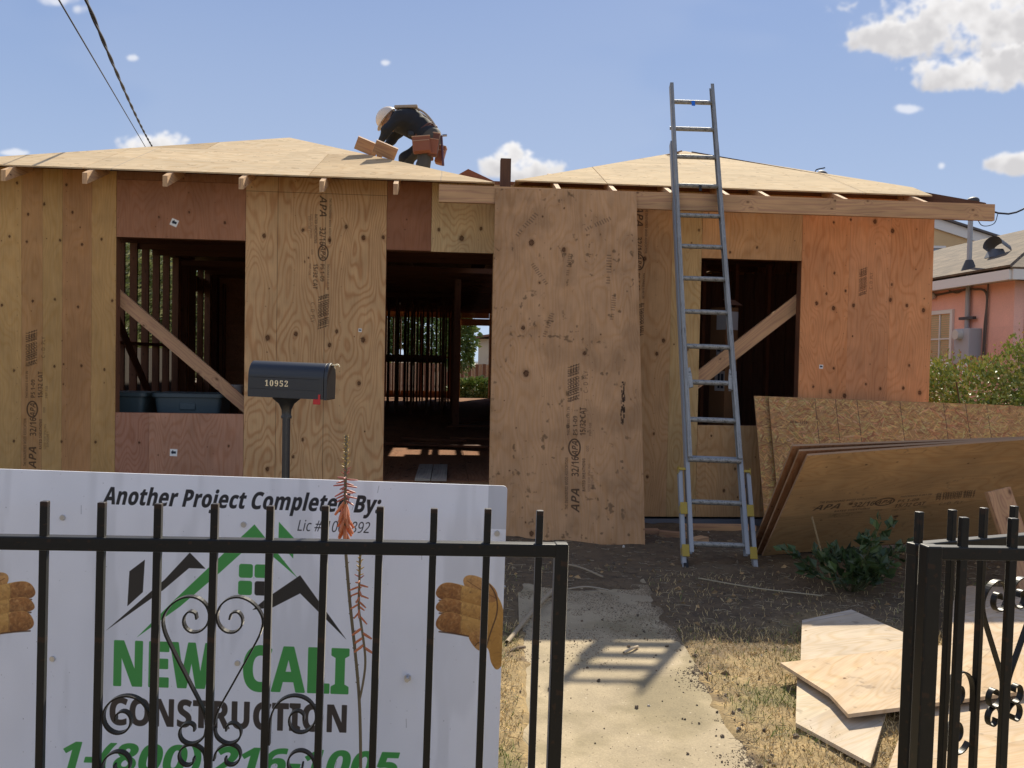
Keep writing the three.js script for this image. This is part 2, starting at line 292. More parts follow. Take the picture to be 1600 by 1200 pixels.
{ // concrete walk and the pavement outside the fence
  const S = 1024, [c, g] = canvasOf(512, S), im = g.createImageData(512, S), R = rng(31);
  for (let j = 0; j < S; j++) for (let i = 0; i < 512; i++) { const x = i / 512, y = j / 512 * 1.0, n = fbm(x * 6, y * 6, 15, 5), f = vnoise(x * 260, y * 260, 4), st = sstep(0.5, 0.72, fbm(x * 3.3 + 2, y * 3.3, 25, 4)), k = (0.84 + 0.24 * n) * (0.94 + 0.12 * f) * (1 - 0.16 * st), o = (j * 512 + i) * 4; im.data[o] = 168 * k; im.data[o + 1] = 152 * k; im.data[o + 2] = 123 * k * (1 - 0.05 * st); im.data[o + 3] = 255; }
  g.putImageData(im, 0, 0);
  for (let k = 0; k < 900; k++) { const r = 0.4 + R() * R() * 2.2; g.fillStyle = R() < 0.6 ? 'rgba(70,58,44,0.6)' : 'rgba(225,212,190,0.5)'; g.beginPath(); g.arc(R() * 512, R() * S, r, 0, 7); g.fill(); }
  g.strokeStyle = 'rgba(92,78,60,0.55)'; for (const [x0, y0] of [[60, 300], [300, 820]]) { g.lineWidth = 1.4; g.beginPath(); g.moveTo(x0, y0); for (let k = 1; k < 26; k++) g.lineTo(x0 + k * 8, y0 + k * 2.5 + (R() - 0.5) * 11); g.stroke(); }
  const t = texOf(c, true), mat = new THREE.MeshStandardMaterial({ map: t, bumpMap: t, bumpScale: 0.004, roughness: 0.92 });
  const slab = (x0, x1, z0, z1, top, th) => { const q = new THREE.BoxGeometry(x1 - x0, th, z1 - z0), p = q.attributes.position, u = q.attributes.uv; q.translate((x0 + x1) / 2, top - th / 2, (z0 + z1) / 2); for (let i = 0; i < p.count; i++) u.setXY(i, p.getX(i) / 1.0, p.getZ(i) / 2.0); return q; };
  const walk = new THREE.Group(); walk.name = 'path'; walk.userData.kind = 'structure'; scene.add(walk);
  part('slab', slab(0.06, 0.865, -2.498, -1.43, 0.003, 0.09), mat, walk); part('slab', slab(0.06, 0.865, -5.6, -2.5, 0.004, 0.09), mat, walk);
  solo('pavement', slab(-14, 14, -1.42, 1.3, 0.0, 0.07), mat, null, null, null, 'structure');
  solo('road', slab(-60, 60, 1.42, 9, -0.066, 0.01), new THREE.MeshStandardMaterial({ color: new THREE.Color(0.09, 0.088, 0.085), roughness: 0.95 }), null, null, null, 'structure');
}
// ---------------------------------------------------------------- the house being framed
const house = thing('house', 'single storey timber house under construction, clad in bare plywood with low hipped plywood roofs', 'house', [0, 0, HOUSE_Z], YAW);
const FLOOR = 0.31, TOP = 2.93;
{
  // plywood cladding, every sheet with its own veneer, knots and stamps
  const panel = (u0, u1, h0, h1, o, label) => {
    const tx = plywood({ W: u1 - u0, H: h1 - h0, ...o, knots: (o.knots || []).map(([u, h, r]) => [u - u0, h - h0, r]) });
    for (const [u, h, dir, k, only] of o.stamps || []) stamp(tx[1], u - u0, h - h0, dir, k, only);
    for (const [u, h] of o.tags || []) { const g = tx[1]; g.save(); g.translate((u - u0) * g.ppm, (g.hgt - h + h0) * g.ppm); g.rotate(o.tagTurn || 0.05); g.scale(o.tagSize || 1, o.tagSize || 1); g.fillStyle = '#e8e8e2'; g.fillRect(-8, -8, 16, 16); g.fillStyle = '#30343c'; g.fillRect(-5, -3, 10, 5); g.fillRect(-3, -5, 2, 8); g.restore(); }
    const e = 0.0015, g = new THREE.BoxGeometry(u1 - u0 - 2 * e, h1 - h0 - 2 * e, 0.012); g.translate((u0 + u1) / 2, (h0 + h1) / 2, -0.006 + (o.proud || 0));
    return part('plywood_sheet', g, plyMat(tx), house, label);
  };
  panel(-4.62, -3.40, 0, TOP, { seed: 1, grain: 0.35, tint: [[0, YEL], [0.45, [182, 139, 93]], [0.62, YEL], [0.78, [178, 133, 90]], [1.02, [185, 147, 96]]],
    knots: [[-4.21, 2.80], [-3.81, 2.80], [-3.99, 2.63], [-4.12, 2.54], [-3.76, 2.57], [-4.27, 2.35], [-4.13, 2.31], [-3.86, 2.33], [-3.68, 2.3], [-3.52, 2.35], [-4.33, 1.77], [-4.08, 1.81], [-3.9, 1.83], [-3.71, 1.77], [-3.43, 1.83], [-4.23, 1.22], [-3.9, 1.26], [-3.68, 1.27], [-3.49, 1.24], [-4.23, 0.62], [-3.84, 0.62], [-3.56, 0.62]].map(([a, b]) => [a, b, 0.012]), stamps: [[-4.09, 0.38, 1, 0.95]] }, 'yellowish sheet left of the left window');
  panel(-3.40, -2.325, 2.372, 2.86, { seed: 2, grain: 0.6, tint: [[0, [160, 114, 86]]], knots: [[-3.05, 2.55, 0.01], [-2.8, 2.6, 0.01], [-2.5, 2.52, 0.012]], tags: [[-2.923, 2.507]], tagTurn: 0.4 }, 'reddish sheet above the left window');
  panel(-3.40, -2.325, 2.86, TOP, { seed: 22, grain: 0.5, tint: [[0, [152, 110, 84]]] });
  panel(-3.40, -2.325, 0, 0.878, { seed: 3, grain: 0.9, tint: [[0, [170, 124, 100]], [0.28, [176, 132, 106]]], knots: [[-3.2, 0.62, 0.01], [-2.45, 0.6, 0.01]], tags: [[-2.913, 0.538]] }, 'reddish sheet below the left window');
  panel(-2.325, -1.122, 0, TOP, { seed: 4, grain: 1.25, tint: [[0, TAN]], seams: [['y', 2.80], ['x', 0.27], ['x', 0.68]],
    knots: [[-2.17, 2.42, 0.02], [-1.84, 2.48, 0.016], [-1.47, 2.52, 0.018], [-1.32, 2.43, 0.022], [-1.61, 2.4], [-1.15, 2.44, 0.018], [-2.13, 1.54, 0.026], [-1.89, 1.58, 0.02], [-1.54, 1.61, 0.018], [-1.6, 1.49, 0.02], [-1.31, 1.54, 0.025], [-1.34, 1.16, 0.02], [-1.82, 0.66], [-1.9, 0.51], [-2.12, 0.4, 0.02]], stamps: [[-1.655, 2.79, -1, 0.93]], tags: [[-1.337, 1.624]], tagSize: 0.5 }, 'pale tan sheet between the left window and the doorway');
  panel(-1.122, -0.735, 2.332, TOP, { seed: 5, grain: 0.5, tint: [[0, [150, 104, 78]]], knots: [[-0.95, 2.6, 0.006]] }, 'dark reddish piece above the doorway');
  panel(-0.735, 0.47, 2.325, TOP, { seed: 6, grain: 1.1, tint: [[0, [200, 172, 126]]], knots: [[-0.67, 2.52, 0.016], [-0.47, 2.45, 0.026], [-0.3, 2.54, 0.016]] }, 'pale piece above the doorway');
  panel(-0.19, 0.47, 0, 2.325, { seed: 7, tint: [[0, TAN2]] });
  panel(-1.122, -0.19, -0.02, FLOOR - 0.012, { seed: 71, tint: [[0, [150, 122, 90]]] });
  panel(0.47, 1.69, 0, TOP, { seed: 8, grain: 0.7, tint: [[0, TAN2], [0.62, [186, 148, 106]], [0.95, [190, 160, 112]]], knots: [[1.17, 2.32, 0.02], [1.36, 1.59, 0.02], [1.3, 1.47, 0.018], [1.59, 2.44, 0.02], [1.66, 2.59, 0.012], [1.58, 1.52, 0.018], [1.29, 0.75, 0.012], [1.24, 0.36]], stamps: [[1.13, 2.80, -1, 0.95]] }, 'tan sheet behind the ladder');
  panel(1.69, 2.62, 2.34, TOP, { seed: 9, grain: 0.6, tint: [[0, [196, 152, 106]]], knots: [[1.95, 2.4, 0.012], [2.2, 2.45, 0.012]] });
  panel(1.69, 2.29, 0, 0.835, { seed: 10, grain: 0.7, tint: [[0, [188, 152, 108]]], knots: [[1.8, 0.5, 0.012], [2.05, 0.44, 0.012], [1.95, 0.24, 0.016], [2.15, 0.28, 0.014], [1.82, 0.74, 0.01]] });
  panel(2.29, 2.62, 0, 0.835, { seed: 101, tint: [[0, [184, 150, 108]]] });
  panel(2.62, 3.87, 0, TOP, { seed: 11, grain: 0.75, tint: [[0, ORANGE], [0.45, [208, 148, 104]], [0.84, [209, 147, 101]]],
    knots: [[2.91, 2.7], [3.07, 2.73], [3.3, 2.72, 0.022], [3.47, 2.64, 0.022], [2.93, 2.24], [2.86, 2.05], [3.04, 2.08], [2.77, 1.96, 0.018], [2.93, 1.92, 0.02], [3.12, 1.95, 0.018], [3.47, 2.01, 0.018], [3.63, 1.96, 0.016], [3.79, 1.92, 0.02], [2.76, 1.2], [2.92, 1.16, 0.02], [3.06, 1.12, 0.022], [3.4, 1.19, 0.014], [3.62, 1.2, 0.016], [3.78, 1.16, 0.022], [3.26, 1.23], [3.48, 2.15], [3.67, 1.41], [2.95, 1.37]].map(([a, b, r]) => [a, b, r || 0.012]), stamps: [[3.20, 1.30, 1, 0.8, 'b']], tags: [[2.83, 1.383]], tagSize: 0.6 }, 'orange toned sheet at the right hand corner');

  const plainPly = [plyMat(plywood({ W: 1.22, H: 2.44, seed: 41, tint: [[0, TAN2], [0.6, RED]] })), plyMat(plywood({ W: 1.22, H: 2.44, seed: 42, tint: [[0, RED]] }))];
  const box = (u0, u1, h0, h1, w0, w1) => { const g = new THREE.BoxGeometry(u1 - u0, h1 - h0, w1 - w0); return g.translate((u0 + u1) / 2, (h0 + h1) / 2, -(w0 + w1) / 2); };
  // side and rear cladding
  for (let k = 0; k < 2; k++) part('plywood_sheet', box(-4.612, -4.60, 0, TOP, 0.014 + k * 1.22, 1.232 + k * 1.22), plainPly[k], house);
  part('plywood_sheet', box(-4.612, -4.60, 0, TOP + 0.05, 5.30, 6.28), plainPly[1], house);
  part('plywood_sheet', box(-4.612, -4.60, 0, 0.95, 6.284, 6.86), plainPly[0], house); part('plywood_sheet', box(-4.612, -4.60, 2.42, 2.66, 6.284, 6.86), plainPly[0], house);
  for (let k = 0; k < 4; k++) part('plywood_sheet', box(-4.612, -4.60, 0, TOP + 0.05, 6.864 + k * 2.45, 9.31 + k * 2.45), plainPly[k % 2], house);
  for (let k = 0; k < 7; k++) part('plywood_sheet', box(3.858, 3.87, 0, TOP + 0.05, 0.014 + k * 2.4, 2.41 + k * 2.4), plainPly[k % 2], house);
  for (const [a, b, h0, h1] of [[-4.6, -2.42, 0, 3.0], [-2.416, -0.40, 0, 0.5], [-2.416, -0.40, 2.62, 3.0], [-0.396, -0.17, 0, 3.0], [-0.166, 0.64, 2.62, 3.0], [0.644, 3.85, 0, 3.0]]) part('plywood_sheet', box(a, b, h0, h1, 16.70, 16.712), plainPly[a > -1 ? 0 : 1], house);

  // studs, plates and headers behind the cladding (2x4: 38 x 89 mm)
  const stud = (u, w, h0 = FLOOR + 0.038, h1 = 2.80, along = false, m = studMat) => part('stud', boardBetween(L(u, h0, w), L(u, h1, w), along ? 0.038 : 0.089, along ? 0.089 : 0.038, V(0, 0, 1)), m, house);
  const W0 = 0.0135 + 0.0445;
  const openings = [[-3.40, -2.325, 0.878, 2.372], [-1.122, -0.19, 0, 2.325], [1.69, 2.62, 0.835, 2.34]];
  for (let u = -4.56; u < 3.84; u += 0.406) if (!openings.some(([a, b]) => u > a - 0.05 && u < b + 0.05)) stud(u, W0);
  for (const [a, b, s, t] of openings) {
    stud(a - 0.022, W0); stud(b + 0.022, W0); stud(a - 0.062, W0); stud(b + 0.062, W0);
    part('header', box(a - 0.002, b + 0.002, t + 0.004, t + 0.19, 0.0135, 0.1), studMat, house);
    if (s > 0.1) { part('window_sill', box(a - 0.002, b + 0.002, s - 0.042, s - 0.004, 0.0135, 0.1025), studMat, house); stud((a + b) / 2, W0, FLOOR + 0.04, s - 0.045); }
  }
  for (const h of [2.802, 2.842]) part('top_plate', box(-4.58, 3.85, h, h + 0.038, 0.0135, 0.1025), studMat, house);
  for (const [a, b] of [[-4.58, -1.122], [-0.19, 3.85]]) part('sole_plate', box(a, b, FLOOR + 0.001, FLOOR + 0.037, 0.0135, 0.1025), studMat, house);
  // left side wall, open between its studs
  for (let w = 0.3; w < 16.5; w += 0.409) stud(-4.553, w, FLOOR + 0.038, 2.80, true);
  part('top_plate', box(-4.597, -4.509, 2.802, 2.84, 0.11, 16.6), studMat, house);
  for (const [a, b] of [[2.45, 3.16], [3.20, 3.57], [3.61, 3.98], [4.02, 4.38], [4.42, 5.28]]) part('fire_block', box(-4.59, -4.51, 1.50, 1.538, a, b), studMat, house);
  part('brace', boardBetween(L(-4.49, 1.95, 2.7), L(-4.49, 0.4, 4.5), 0.14, 0.02, V(0, 1, 0)), studMat, house);
  for (let w = 0.5; w < 16.5; w += 0.812) stud(3.81, w, FLOOR + 0.038, 2.80, true);
  // diagonal braces across the two windows
  part('diagonal_brace', boardBetween(L(-3.46, 1.905, 0.125), L(-2.26, 0.875, 0.125), 0.108, 0.038), lumberMats[1], house, 'brace falling to the right across the left window');
  part('diagonal_brace', boardBetween(L(1.62, 1.165, 0.125), L(2.72, 2.03, 0.125), 0.135, 0.038), lumberMats[0], house, 'brace rising to the right across the right window');
  // inner partitions
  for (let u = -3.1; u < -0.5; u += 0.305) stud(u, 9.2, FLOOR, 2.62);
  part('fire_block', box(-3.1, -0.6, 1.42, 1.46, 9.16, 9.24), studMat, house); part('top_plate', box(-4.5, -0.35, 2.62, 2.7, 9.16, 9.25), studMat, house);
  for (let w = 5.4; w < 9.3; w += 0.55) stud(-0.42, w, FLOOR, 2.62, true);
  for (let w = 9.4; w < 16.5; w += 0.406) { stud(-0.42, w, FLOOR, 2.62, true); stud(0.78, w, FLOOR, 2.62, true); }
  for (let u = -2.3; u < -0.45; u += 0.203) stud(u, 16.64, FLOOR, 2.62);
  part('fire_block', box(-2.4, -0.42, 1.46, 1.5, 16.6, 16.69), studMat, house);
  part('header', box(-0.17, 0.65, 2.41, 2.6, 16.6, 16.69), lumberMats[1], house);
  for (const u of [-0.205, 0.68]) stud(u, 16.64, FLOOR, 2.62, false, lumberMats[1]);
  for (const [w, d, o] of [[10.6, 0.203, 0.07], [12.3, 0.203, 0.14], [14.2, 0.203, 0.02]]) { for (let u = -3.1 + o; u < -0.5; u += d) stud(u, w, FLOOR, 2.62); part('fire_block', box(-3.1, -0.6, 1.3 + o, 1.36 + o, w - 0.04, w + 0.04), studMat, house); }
  for (let u = 0.5; u < 3.7; u += 0.406) stud(u, 2.6, FLOOR, 2.62);
  for (let k = 0; k < 22; k++) part('board', box(0.9 + k * 0.135, 1.03 + k * 0.135, FLOOR, 2.5 + (k % 3) * 0.02, 2.66, 2.68), darkWood, house);
  for (let u = -4.4; u < -3.25; u += 0.406) stud(u, 7.3, FLOOR, 2.62);
  for (let k = 0; k < 3; k++) part('plywood_sheet', box(-4.5, -3.25, FLOOR + 0.81 * k, FLOOR + 0.81 * (k + 1) + (k < 2 ? 0.0 : 0), 7.36 + k * 0.001, 7.372 + k * 0.001), plainPly[1], house);
  // floor, joists and stem wall
  const floorMat = plyMat(plywood({ W: 2.44, H: 1.22, seed: 55, tint: [[0, [128, 92, 68]]], dirt: 1 }));
  for (let k = 0; k < 7; k++) for (let q = 0; q < 4; q++) part('floor_sheet', box(-4.59 + q * 2.11 + 0.002, -4.59 + (q + 1) * 2.11 - 0.002, FLOOR - 0.02, FLOOR, 0.0135 + k * 2.38, 0.0135 + (k + 1) * 2.38 - 0.003), floorMat, house);
  part('foundation', box(-4.6, 3.86, -0.35, -0.022, 0.004, 16.7), new THREE.MeshStandardMaterial({ color: new THREE.Color(0.16, 0.17, 0.19), roughness: 0.95 }), house);
  for (let w = 0.55; w < 16.4; w += 0.61) if (Math.abs(w - 4.9) > 0.3) part('ceiling_joist', box(-4.55, 3.82, 2.72, 2.80, w, w + 0.038), studMat, house);

  // roofs
  const roofTex = [[51, [202, 178, 140], 0.6], [52, [193, 168, 131], 0.7], [53, [205, 182, 147], 0.6]].map(([seed, base, grain]) => { const [c] = plywood({ W: 1.22, H: 2.44, seed, grain, ppm: 200, marks: 9, tint: [[0, base], [0.5, base.map((v) => v * 0.97)]] }); return c; });
  roofTex.forEach((c) => { const g = c.getContext('2d'), R = rng(c.width + 3); g.fillStyle = 'rgba(58,40,28,0.5)'; for (let x = 0.02; x < 1.22; x += 0.4) for (let y = 0.04; y < 2.44; y += 0.15) g.fillRect((x + R() * 0.02) * 200, (y + R() * 0.03) * 200, 2, 2); g.fillStyle = 'rgba(70,48,32,0.45)'; for (let k = 0; k < 26; k++) g.fillRect(R() * c.width, R() * c.height, 2 + R() * 2, 5 + R() * 9); g.strokeStyle = 'rgba(60,70,110,0.35)'; g.beginPath(); g.moveTo(0, 244 + R() * 5); g.lineTo(c.width, 242 + R() * 5); g.stroke(); });
  const roofMats = roofTex.map((c) => { const t = texOf(c, true); t.center.set(0.5, 0.5); t.rotation = Math.PI / 2; return raw({ map: t }); });
  const RR = rng(17);
  // one roof plane, cut into sheets: poly in (u, w), height h(u, w); along = running direction of the sheets
  const plane = (poly, h, along, rows, cols, off, shift, mats, name = 'roof_sheet') => {
    for (let r = 0; r < rows.length - 1; r++) {
      const cs = cols(r);
      for (let c = 0; c < cs.length - 1; c++) {
        const e = 0.003, A = along === 'u' ? 0 : 1, B = 1 - A;
        let p = clip(poly, (q) => q[B] - rows[r] - e); p = clip(p, (q) => rows[r + 1] - e - q[B]); p = clip(p, (q) => q[A] - cs[c] - e); p = clip(p, (q) => cs[c + 1] - e - q[A]);
        if (p.length < 3) continue;
        let P = p.map(([u, w]) => L(u, h(u, w), w)); const n = P[1].clone().sub(P[0]).cross(P[2].clone().sub(P[0])); if (n.y < 0) P = P.reverse();
        const ax = along === 'u' ? V(1, 0, 0) : V(0, 0, -1), ay = along === 'u' ? V(0, 0.38, -0.92) : V(0.92, 0.38, 0);
        part(name, plate(P, 0.012, L(RR() * 2, 0, RR() * 2), ax, ay), mats[Math.floor(RR() * mats.length)], house);
      }
    }
  };
  const range = (a, b, s) => { const o = [-60]; for (let v = a; v < b; v += s) o.push(v); o.push(60); return o; };
  // left roof: eave at w -0.3, apex (-2.3, 1.8)
  const E0 = 2.885, S0 = 0.405, apL = [-2.3, 1.8], hL = (u, w) => E0 + S0 * (w + 0.3), zap = hL(0, 1.8);
  plane([[-4.78, -0.3], [-0.2, -0.3], apL], hL, 'u', [-60, 0.83, 60], (r) => r ? [-60, -2.9, 60] : [-60, -3.55, -1.75, 60], 0, 0, [roofMats[1], roofMats[2]]);
  const sR = (zap - E0) / (apL[0] + 0.2), hLR = (u, w) => E0 + sR * (u + 0.2), sL = (zap - E0) / (apL[0] + 4.78), hLL = (u, w) => E0 + sL * (u + 4.78);
  plane([[-4.78, -0.3], apL, [-2.3, 16.9], [-4.78, 16.9]], hLL, 'w', [-60, -3.55, 60], () => range(0.6, 16, 2.44), 0, 0, [roofMats[0]]);
  const rightSlope = [[-0.2, -0.3], [-0.2, 16.9], [-2.3, 16.9], apL];
  plane(rightSlope, hLR, 'w', [-60, -1.3, 60], () => range(2.2, 16, 2.7), 0, 0, roofMats);
  // right roof: eave at w -0.2, apex (2.04, 1.86)
  const E1 = 2.932, S1 = 0.41, apR = [2.04, 1.86], hR = (u, w) => E1 + S1 * (w + 0.2), zr = hR(0, 1.86);
  plane(clip([[-0.02, -0.2], [4.1, -0.2], apR], (q) => 3.72 - q[0] + (q[1] + 0.2) * 0.06), hR, 'u', [-60, 0.95, 60], (r) => r ? [-60, 1.75, 60] : [-60, 0.78, 3.10, 60], 0, 0, [roofMats[0]]);
  const sRL = (zr - E1) / (apR[0] + 0.02), sRR = (zr - E1) / (4.1 - apR[0]);
  // its left slope still has a slot open, skewed across the rafters
  const lsl = (u) => E1 + sRL * (u + 0.02), leftSlope = [[-0.02, -0.2], apR, [2.04, 16.9], [-0.02, 16.9]], slot = (q) => q[1] - (4.712 + 0.414 * q[0]);
  for (const m of [[(q) => -slot(q)], [(q) => slot(q) - 0.52], [slot, (q) => 0.52 - slot(q), (q) => q[0] - 0.98]]) plane(m.reduce((p, f) => clip(p, f), leftSlope), lsl, 'w', [-60, 1.0, 60], () => range(1.6, 16, 2.44), 0, 0, roofMats);
  for (const [a, b] of [[0.182, 0.25], [0.33, 0.385], [0.658, 0.705]]) part('rafter', boardBetween(L((a + b) / 2, lsl((a + b) / 2) - 0.065, 4.4), L((a + b) / 2, lsl((a + b) / 2) - 0.065, 6.2), 0.089, b - a), studMat, house);
  plane([[3.9, 0.5], [3.9, 16.9], [2.04, 16.9], apR], (u) => E1 + sRR * (4.1 - u), 'w', [-60, 3.0, 60], () => range(1.4, 16, 2.44), 0, 0, roofMats);
  part('valley_board', box(-0.215, -0.005, 2.855, 2.872, -0.19, 4.45), darkWood, house); part('valley_board', box(-0.215, -0.005, 2.855, 2.872, 5.35, 16.9), darkWood, house);
  // rafters: plumb-cut tails out in front of the sheathing
  const rafter = (u, w0, w1, h, d, m) => {
    const s = new THREE.Shape(); s.moveTo(w0, h(u, w0) - 0.016); s.lineTo(w1, h(u, w1) - 0.016); s.lineTo(w1, h(u, w1) - 0.016 - d); s.lineTo(w0, h(u, w0) - 0.016 - d); s.closePath();
    const g = new THREE.ExtrudeGeometry(s, { depth: 0.038, bevelEnabled: false }); g.rotateY(Math.PI / 2); g.translate(u - 0.019, 0, 0);
    const uv = g.attributes.uv; for (let i = 0; i < uv.count; i++) uv.setXY(i, uv.getX(i) / 2 + u, uv.getY(i) / 0.14);
    part('rafter', g, m, house);
  };
  for (const u of [-4.1, -3.479, -2.858, -2.262, -1.62, -1.023]) rafter(u, -0.435, Math.min(1.7, Math.max(0.3, u > -2.3 ? -0.3 - u - 0.2 : (u + 4.78) * 0.84 - 0.4)), hL, 0.088, lumberMats[2]);
  for (const u of [0.326, 0.804, 1.29, 1.773, 2.125, 2.814, 3.532]) rafter(u, -0.415, Math.min(1.7, Math.max(0.25, u < 2.04 ? u - 0.35 : 3.6 - u)), hR, 0.12, lumberMats[2]);
  part('hip_rafter', boardBetween(L(4.08, hR(0, -0.38) - 0.075, -0.38), L(2.1, zr - 0.08, 1.8), 0.12, 0.038), darkWood, house);
  part('ridge_board', boardBetween(L(-2.3, zap - 0.09, 1.9), L(-2.3, zap - 0.09, 16.6), 0.14, 0.038), studMat, house);
  part('ridge_board', boardBetween(L(2.04, zr - 0.09, 1.9), L(2.04, zr - 0.09, 16.6), 0.14, 0.038), studMat, house);
  part('frieze_board', box(-4.6, 3.86, 2.932, 2.965, 0.02, 0.058), studMat, house);
  // fascia beam along the right half, with its rear end running back at the corner
  part('fascia_beam', boardBetween(L(-0.668, 2.748, -0.437), L(4.135, 2.748, -0.437), 0.142, 0.038), lumberMats[0], house, 'long fascia beam under the right hand eave');
  part('post', boardBetween(L(-0.103, 2.6, -0.14), L(-0.103, 3.118, -0.14), 0.089, 0.089, V(0, 0, 1)), darkWood, house, 'short upright post between the two roofs');
  // gable ends behind
  for (const [a, b, c, z] of [[-4.78, -0.2, -2.3, zap], [-0.02, 4.1, 2.04, zr]]) part('gable', plate([L(a + 0.05, 2.86, 16.6), L(c, z - 0.03, 16.6), L(b - 0.05, 2.86, 16.6)], 0.012, L(0, 0, 0), V(1, 0, 0), V(0, 1, 0)), plainPly[0], house);
}

// ---------------------------------------------------------------- sheets leaning on and lying about the house
{
  const tx = plywood({ W: 1.2, H: 3.05, seed: 61, grain: 0.45, dirt: 1, tint: [[0, [186, 146, 108]]],
    knots: [[0.31, 2.56, 0.03], [0.58, 2.50, 0.022], [0.25, 1.80, 0.02], [0.75, 1.58, 0.018], [0.28, 1.40, 0.03], [0.38, 2.2, 0.01], [0.34, 0.06, 0.022], [0.4, 2.8, 0.008]] });
  stamp(tx[1], 0.66, 0.24, 1, 1.0);
  { const g = tx[1], R = rng(8); const foot = (x, y, a, s) => { g.save(); g.translate(x * g.ppm, (3.05 - y) * g.ppm); g.rotate(a); g.fillStyle = 'rgba(60,48,40,0.34)'; for (let k = 0; k < 11; k++) { const w = (k > 7 ? 7 : 10 - Math.abs(k - 3) * 0.6) * s; if (k === 7) continue; g.fillRect(-w / 2 + R() * 2, k * 5.4 * s - 30 * s, w, 2.6 * s); } g.restore(); };
    foot(0.95, 2.32, 0.05, 1.2); foot(0.62, 2.36, 0.1, 0.9); foot(0.38, 2.27, -0.6, 1.0); foot(0.98, 1.98, 0.1, 1.0); foot(0.26, 2.72, 0.7, 1.2); foot(0.86, 2.74, 1.1, 1.1); foot(0.45, 1.82, 0.3, 1.0);
    g.fillStyle = 'rgba(50,38,30,0.8)'; for (let k = 0; k < 40; k++) { const y = 1.0 + R() * 0.36; g.fillRect((1.05 + (R() - 0.5) * 0.03 + (y - 1.2) * 0.04) * g.ppm, (3.05 - y) * g.ppm, 1 + R() * 2.5, 2 + R() * 9); } }
  const m = [plyMat(tx), edgeMat];
  solo('plywood_sheet', sheetGeo(V(-0.165, -0.01, -6.44), V(1.031, -0.01, -6.239), hw(0.975, 2.815, -0.462), hw(-0.205, 2.80, -0.462), 0.012, 10, 20, 0.004), m, 'tall weathered plywood sheet with boot prints leaning on the beam beside the doorway', 'plywood sheet');
}
{ // oriented strand board
  const [c, g] = canvasOf(1000, 500), R = rng(71); g.fillStyle = css([170, 128, 78]); g.fillRect(0, 0, 1000, 500);
  const pal = [[204, 164, 100], [194, 150, 88], [182, 136, 78], [214, 178, 116], [172, 124, 70], [198, 154, 92], [140, 92, 52]];
  for (let k = 0; k < 9000; k++) { const b = pal[Math.floor(Math.pow(R(), 1.15) * pal.length)], l = 10 + R() * 30, w = 1.5 + R() * 6; g.save(); g.translate(R() * 1000, R() * 500); g.rotate((R() - 0.5) * 2.4); g.globalAlpha = 0.65; g.fillStyle = css(b.map((v) => v * (0.9 + 0.2 * R()))); g.beginPath(); g.moveTo(-l / 2, 0); g.lineTo(-l / 3, -w / 2); g.lineTo(l / 2, -w * 0.3); g.lineTo(l * 0.4, w / 2); g.lineTo(-l * 0.4, w * 0.4); g.fill(); if (R() < 0.25) { g.globalAlpha = 0.45; g.fillStyle = css([80, 48, 26]); g.fillRect(-l / 2, w / 2, l, 1); } g.restore(); }
  g.globalAlpha = 0.8; g.fillStyle = css([64, 44, 30]); for (const x of [0.42, 0.61, 0.81, 1.21, 1.62, 1.83, 2.03]) { for (let y = 0; y < 500; y += 5) if (R() < 0.92) g.fillRect(x * 410 + R() * 1.2, y, 2.2, 5); }
  g.globalAlpha = 0.3; for (const y of [0.42, 0.82]) g.fillRect(0, y * 410, 1000, 1.6); g.globalAlpha = 1; g.fillStyle = 'rgba(50,30,20,0.7)'; g.font = 'bold 15px sans-serif'; g.fillText('APA  7/16', 70, 96);
  const osb = new THREE.MeshStandardMaterial({ map: texOf(c), roughness: 0.7, bumpMap: texOf(c), bumpScale: 0.0015 });
  const grp = 'strand board sheets leaning side by side on the right hand wall';
  const mk = (u0, wb, wt, top, label) => { const b = V(0, 0, 0); const A = hw(u0 + 0.035, -0.06, wb), B = hw(u0 + 2.475, -0.09, wb), C = hw(u0 + 2.44, top - 0.05, wt), D = hw(u0, top, wt); return solo('strand_board', sheetGeo(A, B, C, D, 0.012, 4, 4), [osb, edgeMat], label, 'strand board', grp); };
  mk(2.15, -0.42, -0.155, 1.113, 'strand board sheet behind, its left end showing past the front one');
  mk(2.27, -0.46, -0.185, 1.106, 'strand board sheet in front, marked with upright nailing lines');
}
